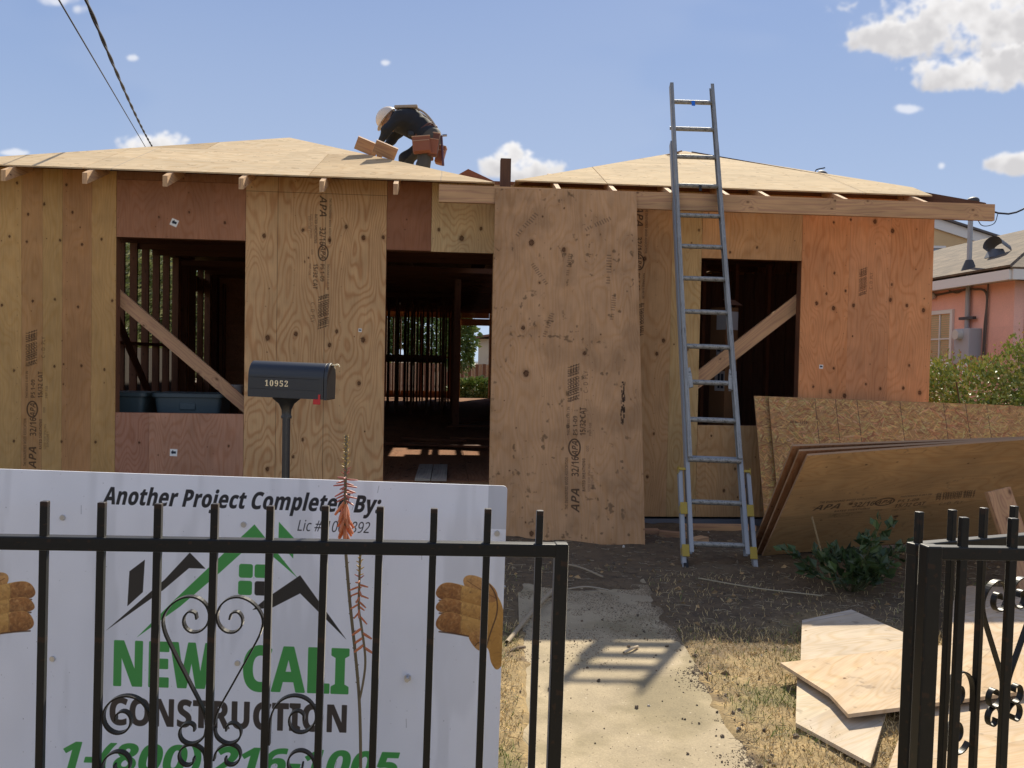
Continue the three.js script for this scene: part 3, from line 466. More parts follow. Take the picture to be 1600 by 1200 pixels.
{ // three sheets propped over towards the pavement
  const tx = plywood({ W: 1.22, H: 2.44, seed: 81, grain: 0.6, dirt: 0.5, tint: [[0, [192, 154, 108]], [0.7, [186, 150, 104]]], knots: [[0.9, 0.9, 0.02], [0.82, 0.93, 0.018], [0.8, 2.0, 0.02], [0.6, 0.5, 0.015]] });
  const [c2, g2] = canvasOf(634, 317); g2.save(); g2.translate(634, 0); g2.rotate(Math.PI / 2); g2.drawImage(tx[0], 0, 0); g2.restore(); g2.ppm = 260; g2.hgt = 1.22; stamp(g2, 0.22, 0.62, 0, 1.0);
  const face = new THREE.MeshStandardMaterial({ map: texOf(c2), roughness: 0.8 });
  const redFace = plyMat(plywood({ W: 2.44, H: 1.22, seed: 82, tint: [[0, [160, 118, 86]]] }));
  const grp = 'plywood sheets propped up in a slanting stack';
  const mk = (bl, tl, dx, label, mats) => solo('propped_sheet', sheetGeo(bl, bl.clone().add(dx), tl.clone().add(dx), tl, 0.014, 6, 4), mats, label, 'plywood sheet', grp);
  mk(V(1.838, 0.0, -5.975), V(1.80, 0.838, -5.01), V(2.36, 0.16, -0.42), 'front sheet of the slanting stack, its stamped underside facing the pavement', [face, edgeMat]);
  mk(V(1.815, 0.0, -6.03), V(1.77, 0.858, -5.07), V(2.38, 0.125, -0.40), 'middle sheet of the slanting stack, only its reddish edge showing', [redFace, edgeMat]);
  mk(V(1.785, 0.0, -6.08), V(1.738, 0.885, -5.10), V(2.39, 0.085, -0.38), 'rearmost sheet of the slanting stack, highest at its left corner', [redFace, edgeMat]);
  solo('prop_board', boardBetween(V(3.12, 0.0, -4.86), V(2.95, 0.655, -5.0), 0.145, 0.038, V(1, 0, 0)), lumberMats[1], 'short board propped under the slanting plywood stack', 'board');
}
{ // offcuts on the ground
  const mats = [91, 92, 93, 94].map((seed, i) => { const t = texOf(plywood({ W: 1.22, H: 1.6, seed, grain: 0.45, dirt: 0.5, tint: [[0, [[192, 178, 160], [196, 174, 146], [196, 180, 158], [194, 174, 150]][i]], [0.35, [[188, 172, 150], [190, 166, 136], [190, 174, 150], [188, 166, 140]][i]], [0.8, [[194, 178, 156], [196, 172, 142], [198, 182, 156], [194, 172, 146]][i]]] })[0], true); return raw({ map: t }); });
  const cut = (pts, lift, tilt, m, ang, label) => {
    const P = pts.map(([x, z]) => V(x, lift + tilt * (z + 3.6), z)); const n = P[1].clone().sub(P[0]).cross(P[2].clone().sub(P[0])); const Q = n.y < 0 ? P.reverse() : P;
    const g = plate(Q, 0.015, V(1, 0, -3), V(Math.cos(ang), 0, Math.sin(ang)), V(-Math.sin(ang), 0, Math.cos(ang)), 1.22, 1.6);
    return solo('plywood_offcut', g, mats[m], label, 'plywood offcut', 'plywood offcuts lying on the dry grass');
  };
  cut([[1.533, -4.281], [1.869, -4.476], [1.991, -4.108], [1.873, -3.885], [1.646, -3.588], [1.276, -3.569]], 0.045, -0.018, 0, 1.1, 'pale six sided plywood offcut, the farthest one with its end in the shadow');
  cut([[1.26, -3.56], [1.092, -3.086], [1.24, -2.776], [1.477, -3.188], [1.474, -3.508]], 0.034, 0, 2, 0.9, 'whitish plywood offcut nearest the walk, partly under the large one');
  cut([[1.203, -3.613], [1.309, -3.65], [1.88, -3.844], [2.16, -3.92], [2.378, -3.778], [2.105, -3.335], [1.551, -3.156], [1.282, -3.071], [1.287, -3.271]], 0.072, 0.01, 1, 0.75, 'large tan plywood offcut with a notched edge lying on top of the others');
  cut([[2.409, -4.523], [2.787, -4.993], [3.26, -4.956], [2.42, -3.66], [2.271, -3.77], [2.113, -3.993]], 0.052, -0.012, 3, 1.0, 'plywood offcut behind the gate, half in the shadow of the house');
  cut([[1.617, -3.272], [2.294, -3.465], [1.769, -2.655], [1.22, -2.635], [1.358, -2.858]], 0.04, 0, 1, 1.2, 'plywood offcut lowest in view, behind the foot of the gate');
}
// ---------------------------------------------------------------- extension ladder
{
  const bot = V(1.452, -0.01, -5.642), top = V(1.543, 3.863, -7.489), up = top.clone().sub(bot), len = up.length(); up.normalize();
  const right = V(1, 0, 0.01).addScaledVector(up, -up.x).normalize(), nrm = right.clone().cross(up).normalize();
  const t = thing('extension_ladder', 'tall grey aluminium extension ladder leaning on the beam and rising above the roof', 'ladder');
  t.position.copy(bot); t.quaternion.setFromRotationMatrix(new THREE.Matrix4().makeBasis(right, up, nrm));
  const [c, g] = canvasOf(128, 1024), R = rng(5), im = g.createImageData(128, 1024);
  for (let j = 0; j < 1024; j++) for (let i = 0; i < 128; i++) { const n = fbm(i / 16, j / 60, 3, 4), q = vnoise(i / 2, j / 3, 8), s = sstep(0.56, 0.7, fbm(i / 9, j / 22, 30, 4)), k = (0.80 + 0.3 * n) * (0.93 + 0.14 * q) * (1 - 0.28 * s), o = (j * 128 + i) * 4; im.data[o] = 156 * k; im.data[o + 1] = 155 * k; im.data[o + 2] = 150 * k; im.data[o + 3] = 255; }
  g.putImageData(im, 0, 0);
  for (let k = 0; k < 26; k++) { g.fillStyle = R() < 0.6 ? 'rgba(225,225,220,0.7)' : 'rgba(40,36,34,0.6)'; g.fillRect(R() * 128, R() * 1024, 1 + R() * 6, 2 + R() * 12); }
  const alu = new THREE.MeshStandardMaterial({ map: texOf(c, true), roughness: 0.6, metalness: 0.2 }), aluB = new THREE.MeshStandardMaterial({ color: new THREE.Color(0.30, 0.315, 0.33), roughness: 0.55, metalness: 0.2 });
  const yellow = new THREE.MeshStandardMaterial({ color: new THREE.Color(0.36, 0.25, 0.03), roughness: 0.6 }), black = new THREE.MeshStandardMaterial({ color: new THREE.Color(0.015, 0.015, 0.016), roughness: 0.8 }), blue = new THREE.MeshStandardMaterial({ color: new THREE.Color(0.02, 0.16, 0.62), roughness: 0.7 });
  // channel section rail: web with two flanges turned inwards
  const rail = (x, s, y0, y1, z, d) => merge([new THREE.BoxGeometry(0.004, y1 - y0, d), at(new THREE.BoxGeometry(0.026, y1 - y0, 0.004), -s * 0.014, 0, d / 2 - 0.002), at(new THREE.BoxGeometry(0.026, y1 - y0, 0.004), -s * 0.014, 0, -d / 2 + 0.002)]).translate(x, (y0 + y1) / 2, z);
  const flyW = 0.192, baseW = 0.205;
  for (const s of [-1, 1]) {
    part('fly_rail', rail(s * flyW, s, 0.78, len, 0.02, 0.062), alu, t);
    part('base_rail', rail(s * baseW, s, 0.10, len - 0.62, -0.024, 0.066), aluB, t);
  }
  const y0 = 0.165, first = 0.165;
  for (let k = 0; k < 14; k++) {
    const y = first + k * 0.302 + (k > 2 ? 0.008 : 0), fly = k >= 2;
    const r = new THREE.CylinderGeometry(0.0205, 0.0205, (fly ? flyW : baseW) * 2 - 0.006, 10); r.rotateZ(Math.PI / 2); r.scale(1, 0.86, 1);
    const ribs = [r]; for (let q = 0; q < 3; q++) ribs.push(at(new THREE.BoxGeometry((fly ? flyW : baseW) * 2 - 0.03, 0.004, 0.003), 0, 0.0165 - Math.abs(q - 1) * 0.0015, (q - 1) * 0.007));
    part('rung', merge(ribs).translate(0, y, fly ? 0.018 : -0.024), alu, t);
  }
  for (let k = 2; k < 13; k++) { const r = new THREE.CylinderGeometry(0.015, 0.015, baseW * 2 - 0.006, 8); r.rotateZ(Math.PI / 2); part('rung', r.translate(0, first + k * 0.302 + 0.008 + 0.018 + k * 0.0018, -0.022), aluB, t); }
  for (const s of [-1, 1]) { // rung locks, levelling legs with clips and feet
    const lk = new THREE.Shape(); lk.moveTo(0, 0); lk.lineTo(0.028, 0.01); lk.lineTo(0.022, 0.10); lk.lineTo(0.012, 0.17); lk.lineTo(0, 0.16); lk.lineTo(-0.006, 0.08); lk.closePath();
    const lg = new THREE.ExtrudeGeometry(lk, { depth: 0.012, bevelEnabled: true, bevelSize: 0.002, bevelThickness: 0.002, bevelSegments: 1 }); if (s > 0) lg.rotateY(Math.PI);
    part('rung_lock', lg.translate(s * (flyW - 0.03), 1.32, 0.04), alu, t);
    const leg = part('leveling_leg', rail(s * (baseW + 0.027), -s, -0.06 + (s < 0 ? 0.04 : 0), 0.70, -0.03, 0.05), aluB, t);
    part('foot', merge([at(new RoundedBoxGeometry(0.032, 0.04, 0.075, 2, 0.006), 0, 0, 0), at(new THREE.CylinderGeometry(0.024, 0.024, 0.034, 12).rotateZ(Math.PI / 2), 0, 0.03, 0)]).translate(s * (baseW + 0.03), -0.035 + (s < 0 ? 0.04 : 0), -0.03), black, leg);
    for (const y of [0.11, 0.41, 0.70]) part('clip', merge([new RoundedBoxGeometry(0.05, y > 0.6 ? 0.02 : 0.085, 0.008, 2, 0.003), at(new THREE.BoxGeometry(0.004, 0.05, 0.06), s * 0.023, 0, -0.03)]).translate(s * (baseW + 0.028), y, 0.004), yellow, t);
  }
  part('tape', at(new THREE.BoxGeometry(0.03, 0.055, 0.003), 0.0, first + 13 * 0.302 - 0.03, 0.048), blue, t, 'scrap of blue tape on the top rung');
  part('tape', at(new THREE.BoxGeometry(0.022, 0.06, 0.003), 0.015, first + 10 * 0.302 - 0.035, 0.048), black, t);
}

// ---------------------------------------------------------------- mailbox
{
  const t = thing('mailbox', 'black post mounted letter box with gold house numbers standing behind the white sign', 'mailbox', [-1.29, 0, -4.8], -0.06);
  const paint = new THREE.MeshPhysicalMaterial({ color: new THREE.Color(0.012, 0.014, 0.018), roughness: 0.42, clearcoat: 0.35, clearcoatRoughness: 0.3 });
  const gold = new THREE.MeshStandardMaterial({ color: new THREE.Color(0.85, 0.72, 0.46), roughness: 0.5 }), red = new THREE.MeshStandardMaterial({ color: new THREE.Color(0.45, 0.02, 0.02), roughness: 0.5 });
  const s = new THREE.Shape(); const hw2 = 0.085, hh = 0.115; s.moveTo(-hw2, 0); s.lineTo(hw2, 0); s.lineTo(hw2, hh); s.absarc(0, hh, hw2, 0, Math.PI, false); s.closePath();
  const body = new THREE.ExtrudeGeometry(s, { depth: 0.43, bevelEnabled: true, bevelSize: 0.003, bevelThickness: 0.004, bevelSegments: 2, curveSegments: 18 }); body.rotateY(Math.PI / 2); body.translate(-0.235, 1.145, 0);
  const inner = new THREE.Group(); inner.name = 'box'; inner.rotation.z = -0.022; t.add(inner);
  const b = part('body', body, paint, inner);
  const d = new THREE.ExtrudeGeometry(s, { depth: 0.014, bevelEnabled: true, bevelSize: 0.006, bevelThickness: 0.003, bevelSegments: 2, curveSegments: 18 }); d.rotateY(Math.PI / 2); d.translate(0.204, 1.145, 0); part('door', d, paint, inner);
  for (const y of [1.19, 1.255]) part('rib', at(new RoundedBoxGeometry(0.40, 0.006, 0.004, 1, 0.0015), -0.03, y, 0.086), paint, inner);
  part('latch', merge([at(new THREE.BoxGeometry(0.035, 0.006, 0.03), 0.235, 1.34, 0), at(new THREE.TorusGeometry(0.014, 0.004, 6, 12, 4), 0.25, 1.33, 0)]), gold, inner);
  part('flag', merge([at(new RoundedBoxGeometry(0.042, 0.03, 0.005, 2, 0.002), 0.165, 1.128, 0.0905), at(new THREE.BoxGeometry(0.012, 0.03, 0.004), 0.178, 1.155, 0.0915)]), red, inner, 'red flag hanging down');
  const font = await new FontLoader().loadAsync('fonts/droid/droid_serif_bold.typeface.json');
  '10952'.split('').forEach((ch, i) => { const q = new TextGeometry(ch, { font, size: 0.034, depth: 0.002, curveSegments: 4 }); q.scale(0.86, 1, 1); part('numeral', q.translate(-0.14 + i * 0.0285, 1.207, 0.0885), gold, inner); });
  const neck = new THREE.LatheGeometry([[0.03, 0], [0.032, 0.012], [0.027, 0.02], [0.029, 0.05], [0.045, 0.085], [0.082, 0.115], [0.082, 0.12], [0, 0.12]].map(([a, c]) => new THREE.Vector2(a, c)), 20); neck.scale(1, 1, 0.7); part('bracket', neck.translate(-0.015, 1.02, 0), paint, t);
  part('post', at(new THREE.CylinderGeometry(0.0225, 0.0225, 1.06, 16), -0.015, 0.505, 0), paint, t);
}

// ---------------------------------------------------------------- contractor's sign
{
  const S = 1250, Wd = 1.24, Hd = 1.13, cw = Math.round(Wd * S), ch = Math.round(Hd * S), [c, g] = canvasOf(cw, ch), R = rng(3);
  const X = (x) => (x + Wd) * S, Y = (y) => -y * S;
  g.fillStyle = '#e4e6ee'; g.fillRect(0, 0, cw, ch);
  const im = g.getImageData(0, 0, cw, ch); for (let j = 0; j < ch; j += 1) for (let i = 0; i < cw; i += 1) { const o = (j * cw + i) * 4, k = 0.955 + 0.07 * fbm(i / 130, j / 260, 3, 3) + 0.012 * (hash(i, j, 1) - 0.5) - 0.05 * sstep(0.58, 0.75, fbm(i / 60, j / 380, 9, 3)); im.data[o] *= k; im.data[o + 1] *= k; im.data[o + 2] *= k; } g.putImageData(im, 0, 0);
  const poly = (pts, col) => { g.fillStyle = col; g.beginPath(); pts.forEach(([x, y], i) => i ? g.lineTo(X(x), Y(y)) : g.moveTo(X(x), Y(y))); g.fill(); };
  // text squeezed to run from x0 to x1 on its baseline with the given height of capitals
  const text = (s, x0, x1, base, cap, col, { skew = 0, weight = 'bold', stroke = 0 } = {}) => { g.save(); g.font = `${weight} 200px sans-serif`; const w = g.measureText(s).width; g.translate(X(x0), Y(base)); g.transform((x1 - x0) * S / w, 0, -skew * cap * S / 143 , cap * S / 143, 0, 0); g.fillStyle = col; g.fillText(s, 0, 0); if (stroke) { g.lineWidth = stroke; g.strokeStyle = col; g.lineJoin = 'round'; g.strokeText(s, 0, 0); } g.restore(); };
  const INK = '#17171f', GRN = '#3f9648', BLK = '#221f20', BRN = '#3a3230';
  text('Another Project Completed By:', -0.928, -0.292, -0.072, 0.0385, INK, { skew: 0.22, stroke: 6 });
  text('Lic # 1006892', -0.482, -0.314, -0.119, 0.025, INK, { skew: 0.2, weight: '' });
  text('NEW', -0.902, -0.667, -0.490, 0.101, GRN, { stroke: 9 }); text('CALI', -0.600, -0.350, -0.492, 0.101, GRN, { stroke: 9 });
  text('CONSTRUCTION', -0.905, -0.348, -0.583, 0.062, BRN, { stroke: 7 });
  text('1-(800) 216-1005', -1.022, -0.236, -0.692, 0.064, GRN, { skew: 0.25, stroke: 6 });
  text('LICENSED  BONDED  INSURED', -1.0, -0.25, -0.80, 0.035, INK, { stroke: 2 });
  poly([[-0.863, -0.226], [-0.828, -0.198], [-0.831, -0.273], [-0.866, -0.307]], BLK);
  poly([[-0.915, -0.366], [-0.782, -0.243], [-0.725, -0.178], [-0.688, -0.214], [-0.726, -0.214], [-0.786, -0.268]], BLK);
  poly([[-0.843, -0.379], [-0.755, -0.286], [-0.578, -0.108], [-0.476, -0.228], [-0.576, -0.146], [-0.655, -0.222], [-0.745, -0.304]], GRN);
  poly([[-0.522, -0.100], [-0.487, -0.136], [-0.487, -0.184], [-0.522, -0.145]], GRN);
  poly([[-0.578, -0.306], [-0.545, -0.277], [-0.470, -0.222], [-0.359, -0.368], [-0.469, -0.264], [-0.530, -0.298]], BLK);
  const rr = (x, y, w, h, col) => { g.fillStyle = col; g.beginPath(); g.roundRect(X(x), Y(y), w * S, h * S, 7); g.fill(); };
  rr(-0.611, -0.200, 0.032, 0.032, GRN); rr(-0.575, -0.200, 0.031, 0.031, GRN); rr(-0.612, -0.239, 0.032, 0.033, GRN); rr(-0.574, -0.239, 0.035, 0.033, BLK);
  // printed work gloves gripping the two edges
  const blob = (pts, col) => { g.fillStyle = col; g.beginPath(); const n = pts.length, m = (a, b) => [(a[0] + b[0]) / 2, (a[1] + b[1]) / 2]; let p = m(pts[n - 1], pts[0]); g.moveTo(X(p[0]), Y(p[1])); for (let i = 0; i < n; i++) { const q = m(pts[i], pts[(i + 1) % n]); g.quadraticCurveTo(X(pts[i][0]), Y(pts[i][1]), X(q[0]), Y(q[1])); } g.fill(); };
  const glove = (mir) => {
    const M = (pts) => pts.map(([x, y]) => mir ? [-1.235 - x, y - 0.03] : [x, y]);
    const path = (pts) => { const n = pts.length, m = (p, q) => [(p[0] + q[0]) / 2, (p[1] + q[1]) / 2]; let p = m(pts[n - 1], pts[0]); g.beginPath(); g.moveTo(X(p[0]), Y(p[1])); for (let i = 0; i < n; i++) { const q = m(pts[i], pts[(i + 1) % n]); g.quadraticCurveTo(X(pts[i][0]), Y(pts[i][1]), X(q[0]), Y(q[1])); } };
    const print = (pts, c0, c1) => { const P = M(pts), ys = P.map((q) => Y(q[1])), gr = g.createLinearGradient(0, Math.min(...ys), 0, Math.max(...ys)); gr.addColorStop(0, c0); gr.addColorStop(1, c1); path(P); g.fillStyle = gr; g.fill(); g.save(); g.clip(); const b = [Math.min(...P.map((q) => X(q[0]))), Math.max(...P.map((q) => X(q[0]))), Math.min(...ys), Math.max(...ys)]; for (let k = 0; k < 170; k++) { g.fillStyle = R() < 0.55 ? 'rgba(70,40,16,0.10)' : 'rgba(240,205,140,0.10)'; g.beginPath(); g.ellipse(b[0] + R() * (b[1] - b[0]), b[2] + R() * (b[3] - b[2]), 2 + R() * 9, 1 + R() * 3, R() * 3, 0, 7); g.fill(); } g.restore(); };
    const seam = (pts, w = 3, col = 'rgba(62,34,14,0.75)') => { const q = M(pts); g.strokeStyle = col; g.lineWidth = w; g.lineCap = 'round'; g.beginPath(); g.moveTo(X(q[0][0]), Y(q[0][1])); for (let i = 1; i + 1 < q.length; i += 2) g.quadraticCurveTo(X(q[i][0]), Y(q[i][1]), X(q[i + 1][0]), Y(q[i + 1][1])); g.stroke(); };
    print([[-0.075, -0.245], [-0.035, -0.232], [-0.006, -0.262], [0.008, -0.32], [0.008, -0.40], [-0.008, -0.432], [-0.026, -0.41], [-0.030, -0.375], [-0.05, -0.37], [-0.08, -0.35], [-0.085, -0.30]], '#bd8c46', '#a5742f');
    print([[-0.096, -0.226], [-0.092, -0.211], [-0.074, -0.207], [-0.045, -0.216], [-0.016, -0.240], [-0.012, -0.268], [-0.045, -0.272], [-0.080, -0.252]], '#c6965a', '#966332');
    const fing = [[-0.152, -0.229, -0.270], [-0.151, -0.266, -0.300], [-0.150, -0.298, -0.343]];
    for (const [tip, y0, y1] of fing) {
      const ym = (y0 + y1) / 2, r = (y0 - y1) / 2, drop = 0.012;
      print([[tip - 0.003, ym + r * 0.2], [tip + 0.008, y0], [tip + 0.03, y0 + 0.003], [tip + 0.075, y0 - drop * 0.7], [tip + 0.115, y0 - drop * 1.4], [tip + 0.118, y1 - drop * 1.2], [tip + 0.075, y1 - drop * 0.8], [tip + 0.03, y1 - 0.001], [tip + 0.006, y1 + 0.003], [tip - 0.004, ym - r * 0.4]], '#cda05a', '#9d6c30');
      print([[tip - 0.004, ym + r * 0.2], [tip + 0.007, y0 - 0.001], [tip + 0.03, y0 + 0.002], [tip + 0.056, y0 - 0.004], [tip + 0.05, ym], [tip + 0.054, y1 - 0.004], [tip + 0.03, y1 - 0.001], [tip + 0.006, y1 + 0.003], [tip - 0.005, ym - r * 0.4]], '#a9703a', '#764619');
      seam([[tip + 0.004, y1 + 0.001], [tip + 0.05, y1 - 0.002], [tip + 0.112, y1 - 0.015]], 4.5); seam([[tip + 0.056, y0 - 0.004], [tip + 0.05, ym], [tip + 0.055, y1 - 0.003]], 1.6, 'rgba(70,38,16,0.45)');
    }
    print([[-0.082, -0.348], [-0.06, -0.335], [-0.036, -0.345], [-0.034, -0.372], [-0.05, -0.386], [-0.066, -0.374]], '#b98446', '#8a5a26');
    seam([[-0.036, -0.226], [-0.004, -0.262], [-0.018, -0.31], [-0.03, -0.345], [-0.036, -0.372]], 4); seam([[-0.062, -0.372], [-0.05, -0.352], [-0.042, -0.378]], 3);
    seam([[-0.085, -0.222], [-0.05, -0.245], [-0.014, -0.262]], 2.4, 'rgba(70,38,16,0.5)');
  };
  glove(false); glove(true);
  g.fillStyle = 'rgba(160,162,170,0.55)'; g.fillRect(X(-0.043), 0, 0.043 * S, 0.10 * S);
  for (let k = 0; k < 420; k++) { const x = R() * cw, y = R() * ch; g.fillStyle = `rgba(40,38,40,${0.15 + R() * 0.4})`; g.fillRect(x, y, 0.6 + R() * R() * 3, 0.6 + R() * R() * 5); }
  for (let k = 0; k < 14; k++) { g.strokeStyle = 'rgba(60,60,66,0.4)'; g.lineWidth = 1.5; const x = R() * cw, y = R() * ch; g.beginPath(); g.moveTo(x, y); g.lineTo(x + 4 - R() * 8, y + 14 + R() * 12); g.stroke(); }
  const t = thing('contractor_sign', 'large white contractor sign with green lettering and printed gloves, behind the iron fence', 'sign', [-0.006, 1.086, -1.9]); t.rotation.z = -0.0145;
  const s = new THREE.Shape(), r = 0.012; s.moveTo(-Wd, -Hd + r); s.lineTo(-Wd, -r); s.quadraticCurveTo(-Wd, 0, -Wd + r, 0); s.lineTo(-r, 0); s.quadraticCurveTo(0, 0, 0, -r); s.lineTo(0, -Hd + 0.002); s.lineTo(-Wd, -Hd + 0.002); s.closePath();
  const fg = new THREE.ExtrudeGeometry(s, { depth: 0.005, bevelEnabled: false }), uv = fg.attributes.uv, p = fg.attributes.position; for (let i = 0; i < uv.count; i++) uv.setXY(i, (p.getX(i) + Wd) / Wd, 1 + p.getY(i) / Hd);
  part('board', fg, new THREE.MeshPhysicalMaterial({ map: texOf(c), roughness: 0.45, clearcoat: 0.15, clearcoatRoughness: 0.5 }), t);
  const zinc = new THREE.MeshStandardMaterial({ color: new THREE.Color(0.55, 0.55, 0.56), roughness: 0.35, metalness: 0.9 });
  for (const [x, y] of [[-1.019, -0.107], [-0.603, -0.109], [-1.036, -0.435], [-0.609, -0.431], [-0.02, -0.11]]) part('screw', at(new THREE.CylinderGeometry(0.006, 0.007, 0.003, 12).rotateX(Math.PI / 2), x, y, 0.0065), zinc, t);
  part('bolt', merge([at(new THREE.CylinderGeometry(0.005, 0.005, 0.02, 8).rotateX(Math.PI / 2), -0.215, -0.451, 0.014), at(new THREE.CylinderGeometry(0.0085, 0.0085, 0.004, 6).rotateX(Math.PI / 2), -0.215, -0.451, 0.008)]), zinc, t);
  for (const x of [-1.0, -0.22]) part('stake', at(boardGeo(1.09, 0.038, 0.037).rotateZ(Math.PI / 2), x, -0.585, -0.0215), lumberMats[1], t);
}

// ---------------------------------------------------------------- iron fence, right fence and gate
{
  const iron = () => { const S = 256, [c, g] = canvasOf(S, S), im = g.createImageData(S, S); for (let j = 0; j < S; j++) for (let i = 0; i < S; i++) { const n = fbm(i / 20, j / 20, 4, 4), q = vnoise(i / 1.5, j / 1.5, 7), ru = sstep(0.66, 0.74, fbm(i / 14 + 9, j / 14, 60, 4)), v = 15 * (0.75 + 0.6 * n) * (0.9 + 0.2 * q), o = (j * S + i) * 4; im.data[o] = v * 1.02 + 26 * ru; im.data[o + 1] = v + 12 * ru; im.data[o + 2] = v * 0.96 + 4 * ru; im.data[o + 3] = 255; } g.putImageData(im, 0, 0); return texOf(c, true); };
  const it = iron(), mat = new THREE.MeshPhysicalMaterial({ map: it, roughness: 0.42, specularIntensity: 0.6, sheen: 1, sheenColor: new THREE.Color(1, 0.96, 0.88), sheenRoughness: 0.5 });
  const bar = (w, h, d, x, y, z) => { const g = new RoundedBoxGeometry(w, h, d, 1, Math.min(w, h, d) * 0.12), p = g.attributes.position, u = g.attributes.uv; for (let i = 0; i < p.count; i++) u.setXY(i, (p.getX(i) + p.getZ(i)) * 4 + x * 3, p.getY(i) * 4 + y); return g.translate(x, y, z); };
  // flat bar bent along a curve, on edge
  const scroll = (pts, mir = 1, n = 60, t = 0.0032, b = 0.0125) => {
    const cv = new THREE.CatmullRomCurve3(pts.map(([x, y]) => V(x * mir, y, 0)), false, 'centripetal'), P = cv.getPoints(n), pos = [], nr = [];
    const off = P.map((p, i) => { const d = P[Math.min(n, i + 1)].clone().sub(P[Math.max(0, i - 1)]).normalize(); return V(-d.y, d.x, 0); });
    const q = (a, bb, c, d, n1, n2) => { pos.push(...a, ...bb, ...c, ...a, ...c, ...d); nr.push(...n1, ...n2, ...n2, ...n1, ...n2, ...n1); };
    const at3 = (i, s, z) => { const p = P[i].clone().addScaledVector(off[i], s * t / 2); return [p.x, p.y, z * b / 2]; };
    for (let i = 0; i < n; i++) { const j = i + 1, A = off[i].toArray(), B = off[j].toArray(), mA = A.map((v) => -v), mB = B.map((v) => -v);
      q(at3(i, 1, -1), at3(j, 1, -1), at3(j, 1, 1), at3(i, 1, 1), A, B); q(at3(i, -1, 1), at3(j, -1, 1), at3(j, -1, -1), at3(i, -1, -1), mA, mB);
      q(at3(i, 1, 1), at3(j, 1, 1), at3(j, -1, 1), at3(i, -1, 1), [0, 0, 1], [0, 0, 1]); q(at3(i, -1, -1), at3(j, -1, -1), at3(j, 1, -1), at3(i, 1, -1), [0, 0, -1], [0, 0, -1]); }
    const g = new THREE.BufferGeometry(); g.setAttribute('position', new THREE.Float32BufferAttribute(pos, 3)); g.computeVertexNormals(); g.setAttribute('uv', new THREE.BufferAttribute(new Float32Array(pos.length / 3 * 2), 2));
    return g;
  };
  const heart = [[-0.030, -0.152], [-0.033, -0.141], [-0.044, -0.138], [-0.053, -0.149], [-0.052, -0.165], [-0.040, -0.176], [-0.024, -0.175], [-0.011, -0.163], [-0.007, -0.145], [-0.013, -0.126], [-0.028, -0.113], [-0.047, -0.110], [-0.066, -0.117], [-0.082, -0.132], [-0.091, -0.152], [-0.088, -0.175], [-0.072, -0.210], [-0.040, -0.272], [-0.011, -0.331], [-0.008, -0.350]];
  const small = [[-0.029, -0.363], [-0.030, -0.354], [-0.037, -0.349], [-0.046, -0.350], [-0.054, -0.358], [-0.056, -0.370], [-0.050, -0.382], [-0.036, -0.388], [-0.022, -0.384], [-0.011, -0.373], [-0.008, -0.358]];
  const small2 = small.map(([x, y]) => [x, -0.777 - y]);
  const side = [[-0.172, -0.343], [-0.171, -0.333], [-0.162, -0.326], [-0.152, -0.328], [-0.145, -0.338], [-0.146, -0.353], [-0.155, -0.364], [-0.170, -0.367], [-0.184, -0.360], [-0.193, -0.345], [-0.193, -0.326], [-0.183, -0.309], [-0.167, -0.299], [-0.149, -0.297], [-0.132, -0.303], [-0.119, -0.316], [-0.111, -0.335], [-0.109, -0.36], [-0.109, -0.39]];
  const side2 = side.map(([x, y]) => [x, -0.769 - y + 0.0]);
  const ornaments = (t, z = 0) => { for (const m of [1, -1]) for (const s of [heart, small, small2, side, side2.slice(0, 16)]) part('scroll', scroll(s, m).translate(0, 0, z), mat, t); };
  const grp = 'black iron fence panels along the pavement';
  // left fence: rail top at local y 0
  const a = thing('iron_fence', 'black iron picket fence with heart shaped scrolls in front of the white sign', 'fence', [-0.548, 1.0315, -1.539]); a.rotation.set(0, 0.085, -0.015, 'YXZ'); a.userData.group = grp;
  const base = -1.03;
  part('rail', bar(1.50, 0.0255, 0.0255, -0.105, -0.0128, 0), mat, a); part('rail', bar(1.50, 0.0255, 0.0255, -0.105, -0.86, 0), mat, a);
  for (let k = -8; k <= 6; k++) { const pk = part('picket', bar(0.0135, 0.94, 0.0135, 0, -0.47, 0), mat, a); pk.position.set(k * 0.1015 - 0.001 + (LR() - 0.5) * 0.002, 0.0645 + (LR() - 0.5) * 0.003, 0.0025); pk.rotation.set(0, 0, (LR() - 0.5) * 0.006); }
  part('post', bar(0.0262, 1.03, 0.0262, 0.6515, -0.5135, 0.0012), mat, a);
  ornaments(a);
  // right fence
  const b = thing('iron_fence', 'black iron picket fence at the right edge, in front of the folded gate', 'fence', [0.82, 1.030, -1.60]); b.rotation.set(0, 0.085, -0.015, 'YXZ'); b.userData.group = grp;
  part('rail', bar(1.2, 0.0255, 0.0255, 0.59, -0.0128, 0), mat, b); part('rail', bar(1.2, 0.0255, 0.0255, 0.59, -0.86, 0), mat, b);
  part('post', bar(0.032, 1.03, 0.032, -0.002, -0.5135, 0.0012), mat, b);
  for (let k = 0; k < 9; k++) part('picket', bar(0.0155, 0.94, 0.0135, 0.062 + k * 0.1015, 0.057 - 0.47, 0.0025), mat, b);
  // gate leaf swung in behind it
  const gt = thing('iron_gate', 'black iron gate leaf with scrolls, swung open behind the right fence', 'gate', [0.828, 1.017, -1.685]); gt.rotation.set(0, 0.43, -0.015, 'YXZ');
  part('rail', bar(0.80, 0.0255, 0.0255, 0.39, -0.0128, 0), mat, gt); part('rail', bar(0.80, 0.0255, 0.0255, 0.39, -0.86, 0), mat, gt);
